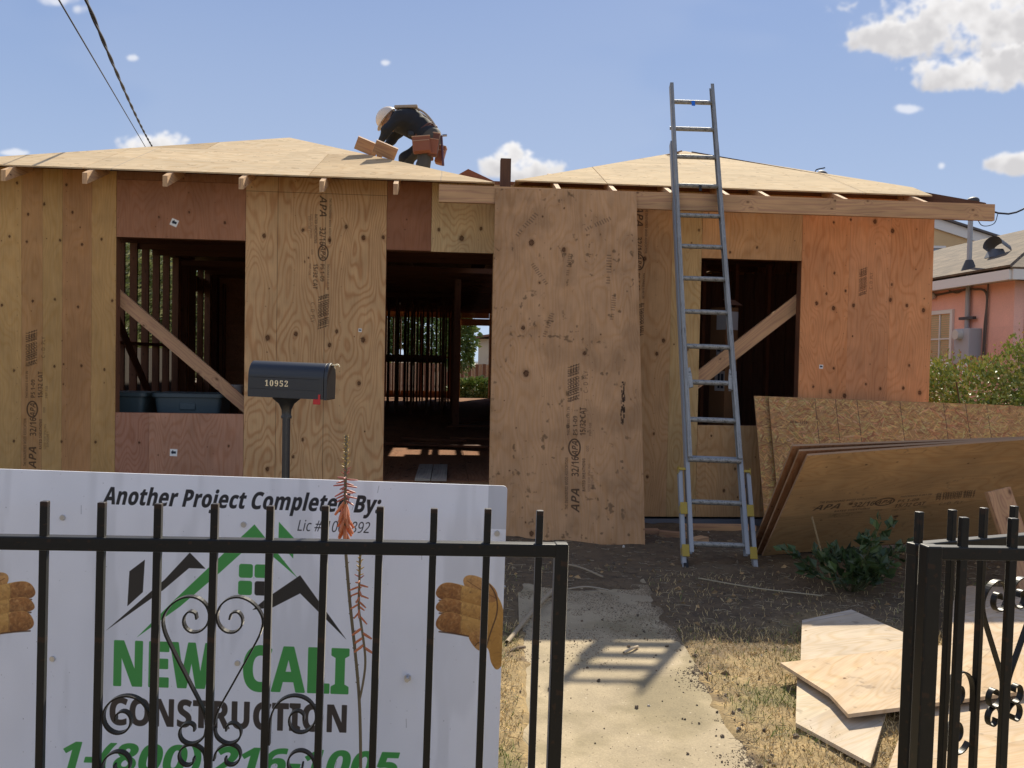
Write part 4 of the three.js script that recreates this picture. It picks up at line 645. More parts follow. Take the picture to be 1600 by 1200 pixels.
  part('stile', bar(0.026, 0.98, 0.0262, 0.004, -0.49, 0.001), mat, gt); part('stile', bar(0.026, 0.98, 0.0262, 0.79, -0.49, 0.001), mat, gt);
  for (let k = 0; k < 8; k++) part('picket', bar(0.0135, 0.94, 0.0135, 0.008 + k * 0.0985, 0.064 - 0.47, 0.0025), mat, gt);
  const og = new THREE.Group(); og.name = 'ornament'; og.position.set(0.008 + 3 * 0.0985, 0.012, 0); og.scale.set(0.96, 1, 1); gt.add(og); ornaments(og);
}

// ---------------------------------------------------------------- aloe in flower, between fence and sign
{
  const t = thing('aloe_plant', 'aloe with two tall branching flower spikes of orange tube flowers, behind the fence rail', 'plant', [-0.30, 0, -1.72]);
  const stemM = new THREE.MeshStandardMaterial({ color: new THREE.Color(0.16, 0.125, 0.07), roughness: 0.8 });
  const fl = (r, g, b) => new THREE.MeshPhysicalMaterial({ color: new THREE.Color(r, g, b), roughness: 0.5, transmission: 0.35, thickness: 0, side: THREE.DoubleSide });
  const bud = fl(0.62, 0.42, 0.10), pink = fl(0.56, 0.17, 0.11), org = fl(0.72, 0.25, 0.09), leafM = new THREE.MeshStandardMaterial({ color: new THREE.Color(0.10, 0.16, 0.06), roughness: 0.55 });
  const s1 = [[-0.005, 0.05], [-0.003, 0.40], [-0.003, 0.53], [-0.008, 0.66], [-0.018, 0.76], [-0.030, 0.86], [-0.040, 0.965], [-0.043, 1.0], [-0.043, 1.10], [-0.042, 1.212]].map(([x, y]) => V(x, y, 0)), s2 = [[-0.007, 0.655], [0.0, 0.69], [0.005, 0.74], [-0.002, 0.80], [-0.010, 0.85], [-0.010, 0.90], [-0.009, 0.968]].map(([x, y]) => V(x, y, 0.006));
  part('stem', tube(s1, 0.0034, 70, 6), stemM, t); part('stem', tube(s2, 0.0026, 30, 6), stemM, t);
  const R = rng(23);
  const tubeFlower = (len, r) => { const g = new THREE.CylinderGeometry(r * 0.75, r, len, 6, 3, false); const p = g.attributes.position; for (let i = 0; i < p.count; i++) { const f = p.getY(i) / len; p.setX(i, p.getX(i) * (1 - 1.1 * f * f)); p.setZ(i, p.getZ(i) * (1 - 1.1 * f * f)); } g.translate(0, len / 2, 0); g.computeVertexNormals(); return g; };
  const put = (name, m, x, y, z, len, r, ang, pitch) => { const g = tubeFlower(len, r); g.rotateZ(-pitch); g.rotateY(ang); part(name, g.translate(x, y, z), m, t); };
  const on = (c, y) => { let lo = c[0], hi = c[c.length - 1]; for (let i = 0; i + 1 < c.length; i++) if (c[i].y <= y && c[i + 1].y >= y) { lo = c[i]; hi = c[i + 1]; } const f = clamp((y - lo.y) / Math.max(1e-6, hi.y - lo.y)); return lo.clone().lerp(hi, f); };
  const spike = (c, y0, y1, k) => { // y0 lowest flower, y1 tip
    const N = Math.round(74 * k);
    for (let i = 0; i < N; i++) { const f = i / N, y = y0 + (y1 - y0) * Math.pow(f, 0.8), p = on(c, y), ang = i * 2.4 + R() * 0.4;
      if (f < 0.24 && k === 1) put('flower', org, p.x, p.y, p.z, 0.030 + R() * 0.006, 0.0042, ang, 2.5 + R() * 0.35);
      else if (f < 0.5) put('flower', k === 1 ? pink : org, p.x, p.y, p.z, (k === 1 ? 0.022 : 0.018) + R() * 0.005, 0.0024, ang, 1.75 + (0.5 - f) * 1.5 - R() * 0.3);
      else put('bud', f > 0.58 ? bud : pink, p.x, p.y, p.z, 0.013 * (1.25 - f) + 0.003, 0.0016, ang, 0.9 + R() * 0.3); }
  };
  spike(s1, 1.012, 1.212, 1); spike(s2, 0.835, 0.968, 0.42);
  for (const [y, a] of [[0.80, 0.3], [0.79, 2.9], [0.775, 3.4], [0.77, 0.2], [0.81, 3.3]]) { const p = on(s2, y); put('flower', org, p.x, p.y, p.z, 0.024, 0.0034, a, 2.2); }
  for (let y = 0.69; y < 0.985; y += 0.009) { const p = on(s1, y); put('bract', stemM, p.x, p.y, p.z, 0.007, 0.0012, y * 260, 0.8); }
  for (let k = 0; k < 9; k++) { const g = new THREE.ConeGeometry(0.03, 0.38 + R() * 0.12, 5, 4); g.scale(1, 1, 0.35); g.translate(0, 0.2, 0); g.rotateX(0.35 + R() * 0.3); g.rotateY(k * 0.7); part('leaf', g.translate(-0.005, 0.0, 0), leafM, t); }
}
// ---------------------------------------------------------------- neighbours on the right
const plain = (r, g, b, rough = 0.85, o = {}) => new THREE.MeshStandardMaterial({ color: new THREE.Color(r, g, b), roughness: rough, ...o });
function speckle(w, h, base, amp, seed, scale = 40, rows = 0) { const [c, g] = canvasOf(w, h), im = g.createImageData(w, h); for (let j = 0; j < h; j++) for (let i = 0; i < w; i++) { const n = fbm(i / scale, j / scale, seed, 4) - 0.5, q = hash(i, j, seed) - 0.5; let k = 1 + amp * (n * 1.2 + q * 0.6); if (rows) { const r = Math.floor(j / rows), t = Math.floor((i + (r % 2) * rows * 1.3) / (rows * 2.6)); k *= 0.86 + 0.28 * hash(t, r, seed); if (j % rows < rows * 0.14) k *= 0.6; } const o = (j * w + i) * 4; im.data[o] = base[0] * k; im.data[o + 1] = base[1] * k; im.data[o + 2] = base[2] * k; im.data[o + 3] = 255; } g.putImageData(im, 0, 0); return texOf(c, true); }
const whitePaint = plain(0.72, 0.70, 0.66, 0.6), darkMetal = plain(0.05, 0.05, 0.055, 0.6), grayMetal = plain(0.33, 0.34, 0.36, 0.5, { metalness: 0.3 });
const bx = (x0, x1, y0, y1, w0, w1) => { const g = new THREE.BoxGeometry(x1 - x0, y1 - y0, w1 - w0), p = g.attributes.position, n = g.attributes.normal, u = g.attributes.uv; g.translate((x0 + x1) / 2, (y0 + y1) / 2, -(w0 + w1) / 2); for (let i = 0; i < p.count; i++) u.setXY(i, (Math.abs(n.getX(i)) > 0.5 ? p.getZ(i) : p.getX(i)) / 2, (Math.abs(n.getY(i)) > 0.5 ? p.getZ(i) : p.getY(i)) / 2); return g; };
{
  const t = thing('pink_house', 'pink stucco bungalow with grey shingle roof and white fascia beyond the right corner', 'house', [0, 0, HOUSE_Z], YAW);
  const st = new THREE.MeshStandardMaterial({ map: speckle(256, 256, [230, 178, 162], 0.10, 3, 50), roughness: 0.95 });
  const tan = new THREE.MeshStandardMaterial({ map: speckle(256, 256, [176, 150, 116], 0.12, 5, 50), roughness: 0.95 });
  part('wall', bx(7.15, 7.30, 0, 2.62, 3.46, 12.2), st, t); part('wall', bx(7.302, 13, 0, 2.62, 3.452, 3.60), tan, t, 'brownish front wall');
  part('wall', bx(7.302, 13, 0, 2.62, 12.0, 12.2), st, t);
  const sh = speckle(512, 512, [104, 90, 75], 0.28, 9, 30, 21), roofM = new THREE.MeshStandardMaterial({ map: sh, roughness: 0.95, bumpMap: sh, bumpScale: 0.012 });
  const S = 0.385, h = (u) => 2.765 + S * (u - 6.86), rd = [9.9, 6.25, 9.6];
  const R3 = (u, w) => L(u, h(u), w);
  const rp = part('roof', plate([R3(6.86, 3.15), R3(rd[0], rd[1]), R3(rd[0], rd[2]), R3(6.86, 12.6)].reverse(), 0.03, L(0, 0, 0), V(0, 0, -1), V(0.93, 0.36, 0), 2.2, 2.2), roofM, t);
  part('roof', plate([L(6.86, 2.765, 3.15), L(12.9, 2.765, 3.15), R3(rd[0], rd[1])], 0.03, L(0, 0, 0), V(1, 0, 0), V(0, 0.36, -0.93), 2.2, 2.2), roofM, t);
  part('roof', plate([L(12.9, 2.765, 12.6), L(6.86, 2.765, 12.6), R3(rd[0], rd[2])], 0.03, L(0, 0, 0), V(1, 0, 0), V(0, 0.36, 0.93), 2.2, 2.2), roofM, t);
  part('roof', plate([L(12.9, 2.765, 3.15), L(12.9, 2.765, 12.6), R3(rd[0], rd[2]), R3(rd[0], rd[1])], 0.03, L(0, 0, 0), V(0, 0, -1), V(-0.93, 0.36, 0), 2.2, 2.2), roofM, t);
  part('fascia', bx(6.87, 6.905, 2.60, 2.738, 3.19, 12.5), whitePaint, t); part('fascia', bx(6.908, 12.8, 2.60, 2.738, 3.16, 3.195), whitePaint, t);
  part('soffit', bx(6.91, 7.148, 2.622, 2.64, 3.2, 12.4), whitePaint, t);
  const wn = part('window', merge([bx(7.11, 7.149, 2.25, 2.31, 4.79, 5.47), bx(7.11, 7.149, 1.14, 1.20, 4.79, 5.47), bx(7.111, 7.149, 1.2005, 2.2495, 4.79, 4.85), bx(7.111, 7.149, 1.2005, 2.2495, 5.41, 5.47)]), whitePaint, t);
  part('muntin', merge([bx(7.122, 7.14, 1.21, 2.24, 5.118, 5.142), ...[1.52, 1.85].map((y) => bx(7.1225, 7.1395, y, y + 0.022, 4.86, 5.40))]), whitePaint, wn);
  part('blind', merge(Array.from({ length: 30 }, (_, k) => bx(7.143, 7.1465, 1.21 + k * 0.0345, 1.238 + k * 0.0345, 4.86, 5.40))), plain(0.40, 0.36, 0.24, 0.7), wn);
  part('pane', bx(7.1305, 7.1325, 1.205, 2.245, 4.855, 5.405), new THREE.MeshPhysicalMaterial({ color: 0xffffff, transmission: 1, thickness: 0, roughness: 0.04 }), wn);
  const mb = part('meter_box', at(new RoundedBoxGeometry(0.2, 0.52, 0.36, 2, 0.01), 7.05, 1.73, -4.3), plain(0.42, 0.44, 0.47, 0.5), t); part('meter', at(new THREE.CylinderGeometry(0.075, 0.08, 0.1, 16).rotateZ(Math.PI / 2), 6.92, 1.9, -4.33), plain(0.6, 0.6, 0.55, 0.25), mb);
  part('mast', merge([at(new THREE.CylinderGeometry(0.035, 0.035, 1.86, 12), 7.1, 2.92, -4.4), at(new THREE.CylinderGeometry(0.05, 0.05, 0.05, 10), 7.1, 3.8, -4.4)]), grayMetal, t);
  part('mast_cap', at(new THREE.SphereGeometry(0.085, 12, 8).scale(1, 0.7, 1.2), 7.1, 3.87, -4.36), darkMetal, t);
  part('mast_flashing', at(new THREE.CylinderGeometry(0.05, 0.11, 0.16, 12), 7.1, 2.93, -4.4), darkMetal, t);
  part('cable', merge([tube([L(7.12, 2.56, 5.3), L(7.12, 2.57, 4.3), L(7.12, 2.5, 4.02), L(7.12, 2.0, 4.03), L(7.12, 1.45, 4.05)], 0.016, 40), tube([L(7.12, 2.62, 3.98), L(7.12, 2.2, 3.99), L(7.12, 1.45, 4.01)], 0.012, 20), tube([L(7.12, 2.6, 4.9), L(7.12, 2.55, 4.7), L(7.12, 2.61, 4.45)], 0.01, 14)]), plain(0.12, 0.10, 0.09), t);
  part('bracket', bx(7.06, 7.12, 2.13, 2.17, 4.22, 4.55), darkMetal, t); part('lamp', at(new THREE.SphereGeometry(0.06, 12, 8), 7.09, 2.55, -5.3), plain(0.5, 0.5, 0.48, 0.3), t);
  const hood = part('roof_vent', merge([at(new THREE.CylinderGeometry(0.10, 0.16, 0.13, 4, 1).rotateY(0.78), 7.75, 3.17, -4.75), at(new THREE.CylinderGeometry(0.14, 0.14, 0.3, 14, 1, true, 0, Math.PI * 1.1).rotateZ(1.3).rotateY(0.5), 7.77, 3.25, -4.75)]), plain(0.09, 0.095, 0.11, 0.5), t); hood.material.side = THREE.DoubleSide;
  part('vent_pipe', at(new THREE.CylinderGeometry(0.055, 0.085, 0.22, 12), 7.75, 3.17, -6.9), darkMetal, t);
}
{
  const t = thing('beige_house', 'beige house with a white sloping bargeboard behind the pink house roof', 'house', [0, 0, 0], 0);
  const m = new THREE.MeshStandardMaterial({ map: speckle(128, 128, [206, 176, 132], 0.08, 13, 40), roughness: 0.95 });
  const rk = (x) => 5.24 - 0.30 * (x - 11.1), X0 = 8.6, X1 = 14.6;
  const s = new THREE.Shape(); s.moveTo(X0 - 3.5, 0); s.lineTo(X1, 0); s.lineTo(X1, rk(X1) - 0.05); s.lineTo(X0, rk(X0) - 0.05); s.lineTo(X0 - 3.5, rk(X0) - 1.1); s.closePath();
  part('wall', new THREE.ExtrudeGeometry(s, { depth: 7, bevelEnabled: false }).translate(0, 0, -29), m, t);
  part('bargeboard', boardBetween(V(X0, rk(X0), -21.97), V(X1 + 0.3, rk(X1 + 0.3), -21.97), 0.26, 0.06), whitePaint, t);
  part('roof', merge([boardBetween(V(X0, rk(X0) + 0.17, -25.3), V(X1 + 0.4, rk(X1 + 0.4) + 0.17, -25.3), 6.9, 0.05, V(0, 0, 1))]), plain(0.12, 0.11, 0.11), t);
  const w = part('window', merge([at(new THREE.BoxGeometry(0.56, 0.06, 0.08), 11.08, 4.62, -21.96), at(new THREE.BoxGeometry(0.56, 0.06, 0.08), 11.08, 3.9, -21.96), at(new THREE.BoxGeometry(0.06, 0.66, 0.0795), 11.33, 4.26, -21.96), at(new THREE.BoxGeometry(0.06, 0.66, 0.0795), 10.83, 4.26, -21.96)]), whitePaint, t); part('pane', at(new THREE.BoxGeometry(0.44, 0.66, 0.02), 11.08, 4.26, -21.975), plain(0.28, 0.32, 0.38, 0.15), w);
}
{
  const t = thing('ornamental_grille', 'white scrolled iron grille rising out of the hedge before the pink house', 'grille', [5.2, 0, -10.3]);
  for (let k = 0; k < 4; k++) { const x = k * 0.2, pts = []; for (let i = 0; i <= 40; i++) { const a = i / 40 * 9, r = 0.07 - i / 40 * 0.05; pts.push(V(x + (k % 2 ? 1 : -1) * Math.cos(a) * r, 1.40 + Math.sin(a) * r, 0)); } part('scroll', tube(pts, 0.008, 60, 5), whitePaint, t); part('bar', at(new THREE.CylinderGeometry(0.008, 0.008, 1.35, 6), x, 0.675, 0), whitePaint, t); }
  part('rail', at(new THREE.BoxGeometry(0.8, 0.02, 0.02), 0.3, 1.32, 0), whitePaint, t);
}
// ---------------------------------------------------------------- plants
{
  const t = thing('hedge', 'bushy sunlit hedge with yellow green and reddish leaf tips between the two houses', 'hedge', [0, 0, HOUSE_Z], YAW);
  const blobs = [[4.5, 1.05, 1.3, 0.5], [4.95, 1.12, 1.2, 0.5], [5.45, 1.15, 1.2, 0.5], [5.85, 1.35, 1.1, 0.55], [6.15, 1.2, 1.0, 0.6], [4.9, 0.6, 1.1, 0.6], [5.5, 0.6, 1.1, 0.6], [6.0, 0.6, 1.0, 0.6], [4.4, 0.5, 1.2, 0.5]];
  const pl = (top) => (R) => { const b = blobs[Math.floor(R() * (top ? 5 : 9))]; const d = V(R() - 0.5, R() - 0.5, R() - 0.5).normalize(); if (top) d.y = Math.abs(d.y); const n = 0.78 + 0.45 * fbm(d.x * 3 + b[0] * 4, d.z * 3 + d.y * 3, 7, 2); const r = b[3] * (top ? 0.98 + R() * 0.22 : Math.pow(R(), 0.3)) * n; return { pos: V(b[0] + d.x * r, Math.max(0.05, b[1] + d.y * r * 0.85), -(b[2] + d.z * r * 0.8)), dir: V(d.x, d.y + 0.5, d.z) }; };
  part('foliage', leaves(15000, pl(0), 0.052, [[0.26, 0.32, 0.06], [0.34, 0.38, 0.08], [0.17, 0.23, 0.045], [0.42, 0.40, 0.11]], 3, 0.6), leafMat, t);
  part('leaf_tip', leaves(700, pl(1), 0.036, [[0.48, 0.40, 0.10], [0.46, 0.27, 0.12], [0.40, 0.18, 0.10], [0.40, 0.42, 0.10]], 4, 0.55), leafMat, t);
  const R = rng(5); part('stem', merge(Array.from({ length: 26 }, () => { const u = 4.3 + R() * 1.9, w = 0.9 + R() * 0.5; return tube([L(u, 0, w), L(u + (R() - 0.5) * 0.3, 0.6, w), L(u + (R() - 0.5) * 0.6, 0.95 + R() * 0.3, w + (R() - 0.5) * 0.4)], 0.008, 8, 5); })), twigMat, t);
}
{
  const t = thing('leafy_shrub', 'low dark green broad leaved shrub under the slanting plywood stack', 'shrub', [2.12, 0, -5.1]);
  const R0 = rng(41), stems = []; for (let k = 0; k < 32; k++) { const a = R0() * 6.28, r = 0.08 + R0() * 0.36, h = 0.10 + R0() * Math.sqrt(R0()) * 0.42; stems.push([V(Math.cos(a) * 0.05, 0, Math.sin(a) * 0.05), V(Math.cos(a) * r * 0.6, h * 0.6, Math.sin(a) * r * 0.5), V(Math.cos(a) * r, h, Math.sin(a) * r * 0.75)]); }
  part('stem', merge(stems.map((s) => tube(s, 0.004, 8, 5))), plain(0.09, 0.10, 0.04), t);
  const R1 = rng(42), lm = new THREE.MeshPhysicalMaterial({ vertexColors: true, roughness: 0.5, side: THREE.DoubleSide, transmission: 0.25, thickness: 0 });
  stems.forEach((s, k) => { const cv = new THREE.CatmullRomCurve3(s); part('sprig', leaves(16, (R) => { const p = cv.getPoint(0.35 + 0.65 * R()); return { pos: p.add(V(R() - 0.5, R() * 0.4, R() - 0.5).multiplyScalar(0.05)), dir: V(p.x * 2, 0.25, p.z * 2) }; }, 0.075, [[0.045, 0.085, 0.024], [0.06, 0.105, 0.03], [0.035, 0.065, 0.02]], 50 + k, 0.55), lm, t); });
  part('stem', tube([V(-0.12, 0, 0.1), V(-0.2, 0.22, 0.06), V(-0.27, 0.46, 0.05)], 0.006, 10, 5), plain(0.22, 0.16, 0.08), t, 'bare dry stalk');
}
{
  const t = thing('side_hedge', 'tall sunlit hedge outside the open left wall, seen between the studs', 'hedge', [0, 0, HOUSE_Z], YAW);
  const n = (a, b) => fbm(a * 2.2, b * 2.2, 9, 3);
  part('foliage', leaves(42000, (R) => { const w = 1.5 + R() * 17, h = 0.8 + R() * 2.7, d = R(); return { pos: L(-6.0 - d * 1.1 - n(w, h) * 0.7, h, w), dir: V(0.8, 0.4, -0.2) }; }, 0.15, [[0.28, 0.31, 0.13], [0.20, 0.24, 0.08], [0.38, 0.38, 0.20], [0.12, 0.15, 0.05]], 8, 0.45), new THREE.MeshPhysicalMaterial({ vertexColors: true, roughness: 0.6, side: THREE.DoubleSide, transmission: 0.5, thickness: 0 }), t);
  const R = rng(77); part('trunk', merge(Array.from({ length: 18 }, (_, k) => tube([L(-6.9, -0.05, 1.8 + k * 0.9), L(-6.9 + R() * 0.3, 1.5, 1.9 + k * 0.9), L(-6.7, 3.0, 1.8 + k * 0.9 + R() * 0.3)], 0.04, 8, 6))), twigMat, t);
}
{
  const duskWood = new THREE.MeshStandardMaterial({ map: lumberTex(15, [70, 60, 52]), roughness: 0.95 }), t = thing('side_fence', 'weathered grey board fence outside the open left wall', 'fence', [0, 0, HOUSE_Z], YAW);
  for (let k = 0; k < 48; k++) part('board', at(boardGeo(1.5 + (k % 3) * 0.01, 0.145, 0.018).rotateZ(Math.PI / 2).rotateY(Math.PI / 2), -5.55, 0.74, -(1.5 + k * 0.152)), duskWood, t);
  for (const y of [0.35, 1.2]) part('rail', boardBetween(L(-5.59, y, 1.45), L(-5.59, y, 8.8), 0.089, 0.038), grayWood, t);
}
{ // back garden, seen through the rear door and the open rear studs
  const f = thing('back_fence', 'orange brown board fence at the end of the back garden', 'fence', [0, 0, -34.5]);
  for (let k = 0; k < 46; k++) part('board', at(boardGeo(1.28 + (k % 3) * 0.015, 0.145, 0.02).rotateZ(Math.PI / 2), -7.4 + k * 0.152, 0.62, 0), k % 2 ? studMat : lumberMats[1], f);
  part('rail', boardBetween(V(-7.5, 0.3, -0.03), V(-0.5, 0.3, -0.03), 0.089, 0.03), lumberMats[0], f);
  const s = thing('shed', 'cream shed with a brown overhanging roof in the back garden', 'shed', [0.25, 0, -35.5]);
  part('wall', bx(-1.72, 1.4, 0, 2.35, 0, 3), plain(0.62, 0.56, 0.44, 0.9), s); part('roof', boardBetween(V(-2.0, 2.38, -1.4), V(1.7, 2.95, -1.4), 3.6, 0.09, V(0, 0, 1)), plain(0.22, 0.12, 0.08, 0.9), s); part('lamp', merge([at(new THREE.CylinderGeometry(0.10, 0.06, 0.22, 8), -0.88, 1.62, 0.12), at(new THREE.ConeGeometry(0.13, 0.12, 8), -0.88, 1.79, 0.12)]), darkMetal, s);
  part('cable', tube([V(-3.0, 0.9, 0.6), V(-1.6, 1.15, 0.5), V(0.2, 1.6, 0.1)], 0.02, 16, 5), whitePaint, s);
  const gl = [[0.10, 0.17, 0.03], [0.14, 0.22, 0.05], [0.20, 0.26, 0.07]];
  const shrub = (name, label, cx, cz, rx, h0, h1, n, seed, size) => { const t = thing(name, label, name.includes('tree') ? 'tree' : 'shrub', [cx, 0, cz]); part(name.includes('tree') ? 'crown' : 'foliage', leaves(n, (R) => { const d = V(R() - 0.5, R() - 0.5, R() - 0.5).normalize(), r = Math.pow(R(), 0.35) * (0.75 + 0.5 * fbm(d.x * 3 + seed, d.y * 3 + d.z, seed, 2)); return { pos: V(d.x * r * rx, (h0 + h1) / 2 + d.y * r * (h1 - h0) / 2, d.z * r * rx * 0.7), dir: d }; }, size, gl, seed, 0.6), leafMat, t); part(name.includes('tree') ? 'trunk' : 'stem', tube([V(0, -0.1, 0), V(0.04, (h0 + h1) * 0.25, 0), V(-0.05, (h0 + h1) * 0.5, 0)], name.includes('tree') ? 0.07 : 0.02, 8, 6), twigMat, t); };
  shrub('garden_shrub', 'bright green leafy shrub just outside the rear door', -1.25, -27.5, 0.75, 0, 0.85, 2200, 21, 0.14);
  shrub('garden_shrub', 'low bright green plant at the right of the rear door view', -0.55, -28.6, 0.7, 0, 0.75, 1100, 22, 0.13);
  shrub('garden_tree', 'small green tree left of the cream shed, seen through the rear door', -2.05, -31, 0.72, 1.0, 3.6, 2800, 23, 0.17);
  shrub('garden_tree', 'leafy tree above the back fence, behind the open rear studs', -3.7, -36.5, 1.6, 1.1, 4.8, 5200, 24, 0.2);
  shrub('garden_tree', 'darker tree at the left end of the back fence', -6.2, -36.5, 1.6, 1.0, 4.8, 4600, 25, 0.2);
}
// ---------------------------------------------------------------- person on the roof
function fieldGeo(bones, c, half, res, k, fold = 0) {
  const mc = new MarchingCubes(res, new THREE.MeshStandardMaterial(), false, false, 200000), f = mc.field, h = res / 2;
  const B = bones.map(([a, b, ra, rb]) => { const d = b.clone().sub(a); return [a, d, Math.max(1e-8, d.lengthSq()), ra, rb]; });
  for (let z = 0; z < res; z++) for (let y = 0; y < res; y++) for (let x = 0; x < res; x++) {
    const px = c.x + (x - h) / h * half, py = c.y + (y - h) / h * half, pz = c.z + (z - h) / h * half; let s = 0;
    for (const [a, d, ll, ra, rb] of B) { const qx = px - a.x, qy = py - a.y, qz = pz - a.z, t = clamp((qx * d.x + qy * d.y + qz * d.z) / ll), ex = qx - d.x * t, ey = qy - d.y * t, ez = qz - d.z * t, v = Math.sqrt(ex * ex + ey * ey + ez * ez) - (ra + (rb - ra) * t); s += Math.exp(-v / k); }
    if (fold && s > 1e-6) s *= Math.exp((vnoise(px * 16 + pz * 11, py * 26 - px * 9, 5) - 0.5) * fold / k);
    f[x + y * res + z * res * res] = s > 1e-30 ? k * Math.log(s) : -1;
  }
  mc.isolation = 0; mc.update();
  const n = mc.count, P = new Float32Array(mc.positionArray.subarray(0, n * 3)), N = new Float32Array(mc.normalArray.subarray(0, n * 3));
  for (let i = 0; i < n * 3; i += 3) { P[i] = P[i] * half + c.x; P[i + 1] = P[i + 1] * half + c.y; P[i + 2] = P[i + 2] * half + c.z; }
  const g = new THREE.BufferGeometry(); g.setAttribute('position', new THREE.BufferAttribute(P, 3)); g.setAttribute('normal', new THREE.BufferAttribute(N, 3)); g.setAttribute('uv', new THREE.BufferAttribute(new Float32Array(n * 2), 2));
  return g;
}
{
  const t = thing('person', 'person in black shirt, hard hat and tool belt bending over on the left roof', 'person', [-1.0, 3.13, -9.4]);
  const bones = [
    [V(0.01, 0.745, 0), V(-0.07, 0.83, 0), 0.135, 0.125], [V(-0.07, 0.83, 0), V(-0.21, 0.915, 0), 0.125, 0.145], [V(-0.21, 0.915, 0), V(-0.31, 0.925, 0), 0.145, 0.12],
    [V(-0.28, 0.93, -0.13), V(-0.28, 0.93, 0.13), 0.085, 0.085], [V(-0.33, 0.935, 0), V(-0.40, 0.93, 0), 0.062, 0.055],
    [V(0.02, 0.735, -0.09), V(0.02, 0.735, 0.09), 0.115, 0.115],
    // near arm reaching down to the blocks, far arm beside it
    [V(-0.31, 0.915, 0.17), V(-0.435, 0.775, 0.19), 0.058, 0.046], [V(-0.435, 0.775, 0.19), V(-0.53, 0.60, 0.15), 0.044, 0.032],
    [V(-0.31, 0.90, -0.17), V(-0.435, 0.765, -0.19), 0.06, 0.048], [V(-0.435, 0.765, -0.19), V(-0.54, 0.60, -0.12), 0.045, 0.034],
    // legs: the near one upright, the far one with its knee forward
    [V(0.02, 0.72, 0.095), V(-0.035, 0.40, 0.12), 0.098, 0.068], [V(-0.035, 0.40, 0.12), V(0.03, 0.04, 0.12), 0.066, 0.048], [V(0.03, 0.02, 0.12), V(-0.15, 0.045, 0.13), 0.045, 0.04],
    [V(0.0, 0.72, -0.095), V(-0.26, 0.535, -0.12), 0.098, 0.07], [V(-0.26, 0.535, -0.12), V(-0.14, 0.12, -0.12), 0.068, 0.048], [V(-0.13, 0.10, -0.12), V(-0.30, 0.125, -0.13), 0.045, 0.04],
  ];
  const body = fieldGeo(bones, V(-0.22, 0.50, 0), 0.60, 104, 0.022, 0.012);
  // head on its neck: skull, jaw, brow, nose, ears; looking down and to the left
  const H = V(-0.425, 0.93, 0), fwd = V(-0.62, -0.78, 0).normalize(), upv = V(-0.78, 0.62, 0).normalize(), hp = (f, u, s) => H.clone().addScaledVector(fwd, f).addScaledVector(upv, u).add(V(0, 0, s));
  const headG = fieldGeo([[hp(-0.02, 0.03, 0), hp(0.025, 0.03, 0), 0.082, 0.075], [hp(0.02, -0.05, 0), hp(0.05, -0.07, 0), 0.055, 0.035], [hp(0.085, 0.0, 0), hp(0.108, -0.025, 0), 0.010, 0.014], [hp(0.075, 0.03, -0.03), hp(0.075, 0.03, 0.03), 0.016, 0.016], [hp(0.083, -0.06, -0.016), hp(0.083, -0.06, 0.016), 0.007, 0.007], [hp(0, 0.01, 0.075), hp(-0.01, -0.02, 0.08), 0.014, 0.011], [hp(0, 0.01, -0.075), hp(-0.01, -0.02, -0.08), 0.014, 0.011], [hp(-0.03, -0.03, 0), V(-0.37, 0.93, 0), 0.055, 0.055]], H, 0.17, 56, 0.008);
  const hand = (w, s) => { const d = V(-0.5, -0.86, -0.08 * s).normalize(), side = V(0, 0.1, s).normalize(), q = (a, b, n = 0) => w.clone().addScaledVector(d, a).addScaledVector(side, b).add(V(-n, n * 0.3, 0)), b = [[q(0, 0), q(0.05, 0.012), 0.03, 0.03], [q(0.03, -0.02), q(0.075, -0.022), 0.018, 0.016]]; [[-0.030, 0.07], [-0.010, 0.08], [0.011, 0.075], [0.030, 0.058]].forEach(([o, l]) => b.push([q(0.07, o), q(0.07 + l * 0.5, o * 1.1, 0.012), 0.0098, 0.009], [q(0.07 + l * 0.5, o * 1.1, 0.012), q(0.07 + l * 0.75, o * 1.1, -0.018), 0.009, 0.008])); b.push([q(0.025, -0.026), q(0.055, -0.055, -0.01), 0.013, 0.011], [q(0.055, -0.055, -0.01), q(0.085, -0.056, -0.022), 0.0105, 0.009]); return fieldGeo(b, q(0.06, 0), 0.11, 64, 0.005); };
  const g = mergeGeometries([body, headG, hand(V(-0.53, 0.60, 0.15), 1), hand(V(-0.54, 0.60, -0.12), -1)]), p = g.attributes.position, col = new Float32Array(p.count * 3);
  for (let i = 0; i < p.count; i++) { const x = p.getX(i), y = p.getY(i), n = fbm(x * 18, y * 18 + p.getZ(i) * 18, 4, 2); let c = i >= body.attributes.position.count ? [0.34, 0.19, 0.12] : (y - 0.745) - (x - 0.01) * 1.0 > 0.02 || x < -0.36 && y > 0.56 ? [0.012, 0.013, 0.017] : [0.060, 0.058, 0.052]; if (i < body.attributes.position.count && y < 0.125) c = [0.10, 0.07, 0.04]; for (let q = 0; q < 3; q++) col[i * 3 + q] = c[q] * (0.8 + 0.4 * n); }
  g.setAttribute('color', new THREE.BufferAttribute(col, 3));
  part('body', g, new THREE.MeshStandardMaterial({ vertexColors: true, roughness: 0.85 }), t);
  const shell = plain(0.72, 0.60, 0.48, 0.45), leather = plain(0.23, 0.075, 0.035, 0.65), darkL = plain(0.11, 0.04, 0.025, 0.7), trim = plain(0.45, 0.28, 0.18, 0.7), strapM = plain(0.36, 0.29, 0.22, 0.8);
  const frame = (o, q) => { o.position.copy(q); o.quaternion.setFromRotationMatrix(new THREE.Matrix4().makeBasis(fwd, upv, V(0, 0, 1).cross(V(0, 0, 0)).lengthSq() ? V(0, 0, 1) : fwd.clone().cross(upv))); return o; };
